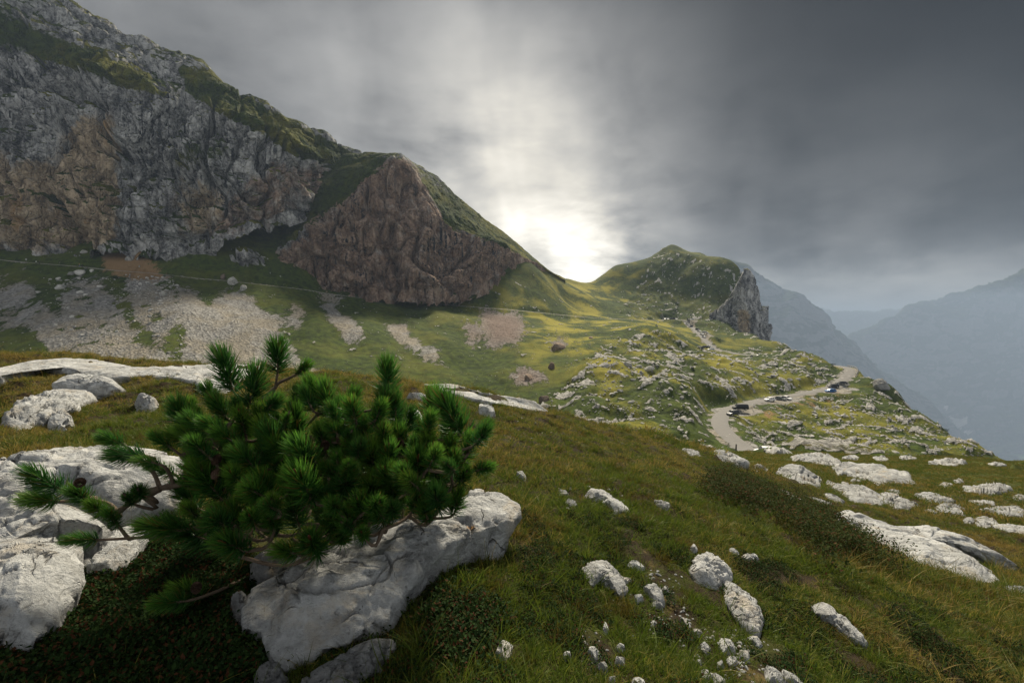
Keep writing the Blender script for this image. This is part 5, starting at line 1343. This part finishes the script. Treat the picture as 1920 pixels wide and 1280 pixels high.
def rubble(poly, n, ns, thr, seed, w0, w1, dmin=60):
    for a, b in cluster_pts(poly, n, ns, thr, seed):
        g = ground_at(a, b, dmin)
        if g is None: continue
        s = (w0 + (w1 - w0) * br.random() ** 2) * g[1] / F * .5
        rp.append(g + np.array([0, 0, .05 * s])); rr.append((br.normal(0, .2), br.normal(0, .2), br.uniform(0, 6.28))); rs.append(s); ri.append(br.integers(0, 8))
rubble(KARST, 2400, 34, .08, 41, 2, 7)
rubble(HILLF, 420, 18, .05, 42, 1.5, 5)
rubble(SCR_Z, 900, 30, -.1, 43, 1.5, 5)
rubble(FALL_Z, 220, 20, -.3, 44, 1.5, 4.5)
rubble([(355,545),(480,560),(560,680),(340,700)], 500, 30, -.3, 45, 1, 3)
rubble([(0,520),(330,520),(560,690),(0,690)], 350, 40, 0, 46, 1, 3.5)
rubble([(600,560),(1000,560),(1010,740),(640,690)], 260, 50, .1, 47, 1, 4)
rubble([(1000,590),(1250,600),(1330,660),(1050,700)], 300, 24, .12, 48, 1.5, 5)
rubble([(1400,760),(1600,735),(1860,855),(1400,855)], 500, 30, .05, 49, 2, 6)
scatter('rubble', RS, np.array(rp), np.array(rr), np.array(rs), np.array(ri), 'pale limestone rubble strewn over slopes and scree')

# pebbles and chips in the bare soil of the foreground
RN = [rock_mesh(1200 + i, sub=1, flat=.7, mat=M_LIME) for i in range(6)]
rp, rr, rs, ri = [], [], [], []
rubble(BARE[1], 90, 60, -.3, 61, 4, 13, 0); rubble(BARE[2], 40, 60, -.3, 62, 4, 12, 0); rubble(BARE[4], 50, 60, -.3, 63, 4, 13, 0)
rubble([(1295,1180),(1400,1180),(1420,1275),(1300,1275)], 130, 40, -.1, 64, 4, 14, 0); rubble([(1040,1040),(1290,1040),(1300,1275),(1060,1275)], 90, 60, .05, 65, 3, 10, 0)
rubble([(1030,905),(1190,915),(1190,975),(1050,960)], 60, 30, -.05, 66, 3, 11, 0); rubble([(900,760),(1040,790),(1040,830),(900,820)], 50, 30, .0, 67, 2, 7, 0); rubble([(440,1100),(560,1240),(760,1280),(470,1280)], 40, 50, -.2, 68, 4, 12, 0)
scatter('pebbles', RN, np.array(rp), np.array(rr), np.array(rs), np.array(ri) % 6, 'small white limestone chips scattered in the bare foreground soil')

# dark dwarf shrubs dotted on the slopes
M_SHRUB = mat_leaf('shrub_leaves', (.008, .018, .006), (.022, .040, .012), (.03, .045, .012), .1)
SH = [leafy(70 + i, 260, 1.0, 1.0, .22, M_SHRUB) for i in range(3)]
for k, (a, b, w) in enumerate([(1771,806,13),(1852,850,9),(1524,698,11),(1538,697,9),(1562,683,8),(1283,515,6),(1343,545,6),(1270,568,9),(1262,562,6),(1362,566,5),(1344,633,5),(1349,637,5),(1338,645,6),(1345,652,5),(1296,590,6),(1318,582,6),(1240,556,7),(1205,545,7),(1226,555,6),(217,520,12),(230,528,8),(1560,702,7)]):
    g = ground_at(a, b + w * .3, 60)
    if g is None: continue
    s = w * g[1] / F * .5
    o = link('shrub', SH[k % 3], loc=g); o.scale = (s, s, s * .9); o.rotation_euler = (0, 0, k)
    set_props(o, {0: 'dark lone shrub on the falling skyline ridge', 19: 'dark green shrub beside the rockfall under the path'}.get(k, 'small dark dwarf shrub dotted on the slopes by the pass'), 'shrub', None if k in (0, 19) else 'dark shrubs near the pass')

# ------------------------------------------------------------------ cars
def paint(name, c, rough=.3, metal=0.0):
    m, nt, out = material(name); b = pbsdf(nt, out, nt.mix(nt.m('MULTIPLY', nt.noise(nt.new('ShaderNodeTexCoord').outputs['Object'], 3, 3), .2), c, [v * .7 for v in c]), max(rough, .5), None, .25); b.inputs['Metallic'].default_value = metal; b.inputs['Coat Weight'].default_value = .15
    return m
PAINT = dict(white=paint('white_paint', (.78, .78, .77)), black=paint('black_paint', (.012, .012, .014)), grey=paint('grey_paint', (.14, .16, .155), .35, .3), silver=paint('silver_paint', (.48, .49, .50), .35, .5), blue=paint('blue_paint', (.012, .12, .36)), dark=paint('dark_grey_paint', (.035, .038, .042)), red=paint('red_paint', (.35, .03, .02)))
m, nt, out = material('car_glass'); pbsdf(nt, out, (.012, .015, .018), .25, None, .25); M_GLASS = m
m, nt, out = material('tyre_rubber'); pbsdf(nt, out, (.015, .015, .015), .85); M_TYRE = m
m, nt, out = material('wheel_alloy'); pbsdf(nt, out, (.45, .45, .46), .35, None, .5, Metallic=.8); M_RIM = m
m, nt, out = material('lamp_glass'); pbsdf(nt, out, (.30, .30, .30), .3); M_LAMP = m
m, nt, out = material('tail_lamp'); pbsdf(nt, out, (.30, .012, .01), .2); M_TAIL = m
TYPES = dict(  # length, width, roof height, station x of: hood base, screen top, roof end, tail
    hatch=(4.1, 1.76, 1.48, 1.05, .30, -1.45, -1.95), suv=(4.5, 1.84, 1.66, 1.25, .55, -1.75, -2.15), estate=(4.6, 1.80, 1.46, 1.15, .40, -1.75, -2.25), van=(5.1, 1.92, 1.95, 1.75, 1.05, -2.40, -2.52))
def car_parts(kind):
    L, W, Hh, hb, st, re, tl = TYPES[kind]; hl = L / 2; w = W / 2; sh = .92 if kind != 'van' else 1.10
    fr = hl
    # stations along x: (x, half width, bottom, shoulder height, roof half width, roof height)
    S = [(-hl, w * .86, .42, sh * .80, w * .70, sh * .84), (-hl + .10, w * .95, .28, sh, w * .72, sh + .04), (tl + .25 if tl + .25 < re else re - .05, w, .24, sh, w * .74, Hh * .86 if kind != 'estate' else Hh * .80), (re + .12, w, .24, sh, w * .78, Hh - .03),
         ((re + st) / 2, w, .24, sh, w * .80, Hh), (st, w, .24, sh - .01, w * .78, Hh - .03), (hb, w, .24, sh - .02, w * .82, sh + .03), (hb + .35, w * .98, .25, sh - .06, w * .80, sh - .02), (hl - .25, w * .93, .27, sh - .20, w * .72, sh - .15), (hl - .04, w * .82, .32, sh - .38, w * .65, sh - .30), (hl, w * .70, .42, sh - .48, w * .60, sh - .42)]
    S.sort(key=lambda s: s[0])
    R0 = []
    for x, hw, zb, zs, rw, zr in S:
        R0.append([(x, -hw * .92, zb), (x, -hw, zb + .18), (x, -hw, zs), (x, -rw, zr), (x, 0, zr + .025), (x, rw, zr), (x, hw, zs), (x, hw, zb + .18), (x, hw * .92, zb)])
    G = np.array(R0); n = G.shape[1]
    bm = bmesh.new(); vv = [[bm.verts.new(p) for p in r] for r in G]
    for i in range(len(vv) - 1):
        for j in range(n): bm.faces.new((vv[i][j], vv[i][(j + 1) % n], vv[i + 1][(j + 1) % n], vv[i + 1][j]))
    bm.faces.new(vv[0][::-1]); bm.faces.new(vv[-1]); bmesh.ops.recalc_face_normals(bm, faces=bm.faces)
    bmesh.ops.bevel(bm, geom=[e for e in bm.edges], offset=.03, segments=1, affect='EDGES')
    body = bpy.data.meshes.new('body'); bm.to_mesh(body); bm.free()
    def quad(pts, name, mat, off):
        p = np.array(pts, float); nrm = np.cross(p[1] - p[0], p[2] - p[0]); nrm /= np.linalg.norm(nrm); c = p.mean(0)
        if nrm @ (c - np.array([0, 0, .6])) < 0: nrm = -nrm
        p = c + (p - c) * .90; a = p + nrm * off; b = p - nrm * .03
        k = len(p); me = bpy.data.meshes.new(name)
        me.from_pydata([tuple(v) for v in np.vstack([a, b])], [], [list(range(k))] + [[i, (i + 1) % k, (i + 1) % k + k, i + k] for i in range(k)]); me.materials.append(mat); return me
    gl = []
    idx = {s[0]: i for i, s in enumerate(S)}
    ir, im, is_, ih = idx[re + .12], idx[(re + st) / 2], idx[st], idx[hb]
    it = ir - 1
    for s in (3, 5):
        e = 2 if s == 3 else 6
        def edge(i, t): return G[i, e] * (1 - t) + G[i, s] * t
        gl.append(('side_window', quad([edge(ir, .08), edge(im, .08), edge(im, .93), edge(ir, .93)], 'side_window', M_GLASS, .012)))
        gl.append(('side_window', quad([edge(im, .08), edge(ih, .3) * .35 + edge(is_, .08) * .65, edge(is_, .93), edge(im, .93)], 'side_window', M_GLASS, .012)))
    gl.append(('windscreen', quad([G[ih, 3], G[ih, 5], G[is_, 5], G[is_, 3]], 'windscreen', M_GLASS, .03)))
    gl.append(('rear_window', quad([G[1, 3], G[1, 5], G[it + 0, 5], G[it + 0, 3]], 'rear_window', M_GLASS, .02)))
    return body, gl, (hl, w, sh)
def wheel_meshes():
    bm = bmesh.new(); bmesh.ops.create_cone(bm, cap_ends=True, segments=18, radius1=.33, radius2=.33, depth=.22, matrix=Matrix.Rotation(R(90), 4, 'X')); bmesh.ops.bevel(bm, geom=bm.edges[:], offset=.025, segments=1, affect='EDGES')
    a = bpy.data.meshes.new('wheel'); bm.to_mesh(a); bm.free(); a.materials.append(M_TYRE)
    bm = bmesh.new(); bmesh.ops.create_cone(bm, cap_ends=True, segments=10, radius1=.21, radius2=.19, depth=.235, matrix=Matrix.Rotation(R(90), 4, 'X'))
    b = bpy.data.meshes.new('rim'); bm.to_mesh(b); bm.free(); b.materials.append(M_RIM); return a, b
WHEEL, RIM = wheel_meshes()
def lamp_mesh(name, mat, sx, sy, sz):
    bm = bmesh.new(); bmesh.ops.create_cube(bm, size=1.0); bmesh.ops.scale(bm, vec=(sx, sy, sz), verts=bm.verts); bmesh.ops.bevel(bm, geom=bm.edges[:], offset=.02, segments=1, affect='EDGES')
    me = bpy.data.meshes.new(name); bm.to_mesh(me); bm.free(); me.materials.append(mat); return me
HEAD = lamp_mesh('headlight', M_LAMP, .14, .22, .10); TAILM = lamp_mesh('tail_light', M_TAIL, .10, .22, .14)
CARP = {k: car_parts(k) for k in TYPES}; BODY = {}
def car(kind, colour, px, py, yaw, label, group=None, parts=True, D=None):
    g = ground_at(px, py, 60)
    if g is None: return
    if D is not None: g = U(px, py, D); g[2] = H1(g[0], g[1])
    z = max(H1(g[0] + a, g[1] + b) for a in (-1.2, 0, 1.2) for b in (-1.2, 0, 1.2))
    d1, z1 = dist_path(np.array([g[0]]), np.array([g[1]]), road_a); d2, z2 = dist_path(np.array([g[0]]), np.array([g[1]]), road_b)
    if d1[0] < 3.2: z = max(z, z1[0] + .10)
    if d2[0] < 3.2: z = max(z, z2[0] + .10)
    body, gl, (hl, w, sh) = CARP[kind]
    c = empty('parked_van' if kind == 'van' else 'parked_car', (g[0], g[1], z), R(yaw))
    set_props(c, label, 'van' if kind == 'van' else 'car', group)
    if (kind, colour) not in BODY:
        me = body.copy(); me.materials.clear(); me.materials.append(PAINT[colour]); BODY[kind, colour] = me
    link('body', BODY[kind, colour], c)
    for nm, me in gl: link(nm, me, c)
    for sx in (hl * .62, -hl * .60):
        for s in (-1, 1):
            o = link('wheel', WHEEL, c); o.location = (sx, s * (w - .10), .33)
            if parts: link('rim', RIM, o)
    if parts:
        for s in (-1, 1):
            o = link('headlight', HEAD, c); o.location = (hl - .12, s * w * .62, sh - .27)
            o = link('tail_light', TAILM, c); o.location = (-hl + .08, s * w * .74, sh - .12)
    return c
car('van', 'black', 1388, 769, 175, 'black van on the gravel lay-by inside the hairpin')
car('suv', 'dark', 1374, 779, 205, 'dark grey car in front of the black van')
car('hatch', 'white', 1443, 752, 188, 'white car parked lengthways on the road shoulder', D=178)
car('hatch', 'grey', 1464, 750, 300, 'grey-green car parked nose out beside a white one')
car('hatch', 'white', 1475, 749, 285, 'white car parked nose out beside the grey-green one')
car('estate', 'blue', 1557, 735, 185, 'bright blue car on the gravel verge by the bend')
car('suv', 'black', 1562, 730, 170, 'black car behind the bright blue one', D=207)
car('estate', 'dark', 1577, 730, 165, 'dark car at the end of the row behind the blue car', D=211)
car('suv', 'white', 1434, 851, 165, 'white car whose roof shows above the meadow brow', D=101)
car('suv', 'white', 1333, 658, 185, 'white car broadside on the upper road lay-by')
car('hatch', 'silver', 1331, 652, 290, 'silver car behind the white one on the upper lay-by', parts=False)
car('estate', 'dark', 1320, 655, 160, 'dark car on the edge of the upper lay-by', parts=False)
car('suv', 'white', 1424, 668, 195, 'white car driving out of sight behind the knoll', D=302)
ROW = 'cars parked beside the upper road'
for k, (kd, cl, a, b, yw) in enumerate([('hatch','silver',1320,633,280),('hatch','white',1316,628,280),('hatch','white',1320,626,300),('suv','silver',1323,627,310),('hatch','white',1311,622,285),('suv','dark',1308,619,290),('suv','dark',1295,613,200),('suv','white',1290,610,280)]):
    car(kd, cl, a, b, yw, {'silver': 'silver', 'white': 'white', 'dark': 'dark grey'}[cl] + (' off-roader' if kd == 'suv' else ' small car') + ' parked beside the upper road', ROW, False)
for k, (kd, cl, a, b, yw) in enumerate([('hatch','silver',1247,604,250),('estate','silver',1252,604,270),('van','black',1259,604,180),('van','black',1263,604,185),('suv','white',1268,606,260),('hatch','silver',1273,604,270),('suv','silver',1277,605,265),('hatch','white',1283,604,280),('suv','dark',1291,605,270),('hatch','silver',1297,604,185),('hatch','red',1281,606,250)]):
    car(kd, cl, a, b - 3, yw, {'silver': 'silver', 'white': 'white', 'dark': 'dark grey', 'black': 'black', 'red': 'red'}[cl] + (' van' if kd == 'van' else ' car') + ' in the crowded pass car park', 'vehicles in the pass car park', False, D=float(np.interp(a, [1247, 1268, 1282, 1297], [451, 448, 441, 438])))

# ------------------------------------------------------------------ hikers
def person_mesh(seed):
    J = [(0,0,.95),(0,.01,1.15),(0,0,1.38),(0,0,1.50),(0,.01,1.58),(0,.02,1.70),  # pelvis..head
         (-.09,0,.90),(-.11,.08,.50),(-.11,.02,.08),(-.11,.14,.03),(.09,0,.90),(.11,-.06,.50),(.11,-.20,.10),(.11,-.08,.04),
         (-.19,0,1.40),(-.25,.04,1.13),(-.24,.16,.93),(.19,0,1.40),(.25,-.05,1.13),(.25,.06,.92)]
    E = [(0,1),(1,2),(2,3),(3,4),(4,5),(0,6),(6,7),(7,8),(8,9),(0,10),(10,11),(11,12),(12,13),(2,14),(14,15),(15,16),(2,17),(17,18),(18,19)]
    Rd = [.14,.135,.15,.06,.085,.09,.10,.07,.05,.04,.10,.07,.05,.04,.075,.05,.04,.075,.05,.04]
    me = bpy.data.meshes.new('person'); me.from_pydata(J, E, [])
    o = bpy.data.objects.new('person_build', me); COL.objects.link(o)
    o.modifiers.new('skin', 'SKIN'); s = o.modifiers.new('sub', 'SUBSURF'); s.levels = 1
    for v, r in zip(me.skin_vertices[0].data, Rd): v.radius = (r, r)
    me.skin_vertices[0].data[0].use_root = True
    dg = bpy.context.evaluated_depsgraph_get(); out = bpy.data.meshes.new_from_object(o.evaluated_get(dg))
    bpy.data.objects.remove(o); return out
m, nt, out = material('skin'); pbsdf(nt, out, (.45, .28, .20), .6); M_SKIN = m
def cloth(name, c):
    m, nt, out = material(name); pbsdf(nt, out, c, .9); return m
PB = person_mesh(0)
def person(px, py, yaw, top, legs, label, packc=None):
    g = ground_at(px, py, 60)
    if g is None: return
    me = PB.copy()
    for mm in (legs, top, M_SKIN, M_HAIR): me.materials.append(mm)
    for p in me.polygons:
        z = p.center.z; p.material_index = 0 if z < .98 else (3 if z > 1.70 else 2 if z > 1.50 else 1)
    o = link('person', me, loc=g); o.rotation_euler = (0, 0, R(yaw)); set_props(o, label, 'person')
    if packc:
        bm = bmesh.new(); bmesh.ops.create_cube(bm, size=1.0); bmesh.ops.scale(bm, vec=(.30, .20, .48), verts=bm.verts); bmesh.ops.bevel(bm, geom=bm.edges[:], offset=.06, segments=2, affect='EDGES')
        b = bpy.data.meshes.new('backpack'); bm.to_mesh(b); bm.free(); b.materials.append(packc)
        bo = link('backpack', b, loc=(g[0] + math.sin(R(yaw)) * .20, g[1] - math.cos(R(yaw)) * .20, g[2] + 1.22)); bo.rotation_euler = (0, 0, R(yaw)); set_props(bo, label.split(' walking')[0].split(' standing')[0].replace('hiker', 'backpack worn by the hiker'), 'backpack')
M_HAIR = cloth('hair', (.04, .025, .015)); C_BLK = cloth('dark_cloth', (.02, .02, .025)); C_RED = cloth('red_cloth', (.45, .03, .025)); C_WHT = cloth('white_cloth', (.65, .65, .62)); C_BLU = cloth('blue_cloth', (.04, .09, .25)); C_GRN = cloth('green_cloth', (.10, .30, .08))
person(68, 495, 80, C_WHT, C_BLK, 'hiker in a white shirt and dark trousers walking on the path with a companion')
person(74, 496, 85, C_BLK, C_BLK, 'hiker dressed in black walking beside the white shirted one')
person(149, 500, 95, C_RED, C_BLU, 'hiker in a red top walking on the path above the boulders', C_GRN)
person(154, 501, 95, C_BLK, C_BLK, 'hiker in dark clothes walking just behind the red top')
person(888, 578, 270, C_WHT, C_BLK, 'hiker in white standing on the path under the spur')
person(1032, 588, 90, C_BLK, C_BLU, 'hiker in a dark top walking on the sunny part of the path')
person(1036, 589, 90, C_BLK, C_BLK, 'hiker all in black walking on the sunny part of the path')

# ------------------------------------------------------------------ roadside post and guard rail
def wood(name, c0, c1):
    m, nt, out = material(name); p = nt.new('ShaderNodeTexCoord').outputs['Object']
    pbsdf(nt, out, nt.mix(nt.noise(nt.v('MULTIPLY', p, (1, 1, .1)), 20, 5, .7), c0, c1), .9); return m
M_WOOD = wood('weathered_wood', (.05, .042, .035), (.16, .14, .12))
g = U(1380, 846, 101); g[2] = H1(g[0], g[1]) - .1
po = link('marker_post', tube(np.array([[0, 0, 0], [.01, 0, .8], [0, .01, 1.6], [.015, 0, 2.35], [.015, 0, 2.4]]), np.array([.17, .165, .16, .15, .04]), 9, 'marker_post', M_WOOD), loc=g)
set_props(po, 'weathered wooden post standing beside the hairpin road', 'post')
gi = [i for i in range(150) if 0 <= i and 1573 < proj(*road_a[i])[0] and proj(*road_a[i])[1] < 706]
gp = road_a[gi[0]:gi[-1] + 1]; t = np.gradient(gp, axis=0); t[:, 2] = 0; t /= np.linalg.norm(t, axis=1, keepdims=True)
gp = gp + np.stack([t[:, 1], -t[:, 0], t[:, 2] * 0], -1) * 3.35
M_STEEL = wood('grey_steel', (.22, .22, .22), (.36, .36, .35))
gr_o = empty('guard_rail', gp[0]); set_props(gr_o, 'grey guard rail along the outer edge of the road bend', 'guard rail')
gq = spline(gp, 60)
V = np.concatenate([(gq + np.array([0, 0, .45]))[:, None], (gq + np.array([0, 0, .80]))[:, None]], 1) - gp[0]
t2 = np.gradient(gq, axis=0); t2[:, 2] = 0; t2 /= np.linalg.norm(t2, axis=1, keepdims=True); nn = np.stack([t2[:, 1], -t2[:, 0], t2[:, 2] * 0], -1)
P = np.stack([V[:, 0], V[:, 0] * .5 + V[:, 1] * .5 - nn * .06, V[:, 1], V[:, 1] + nn * .05, V[:, 0] + nn * .05], 1)
link('rail', mesh_np('rail', P, grid_faces(60, 5, wrap=True), M_STEEL), gr_o)
PM = tube(np.array([[0, 0, -.5], [0, 0, .85]]), np.array([.08, .08]), 8, 'post', M_WOOD)
for i in range(0, 60, 5):
    o = link('post', PM, gr_o); o.location = gq[i] - gp[0] + nn[i] * .12
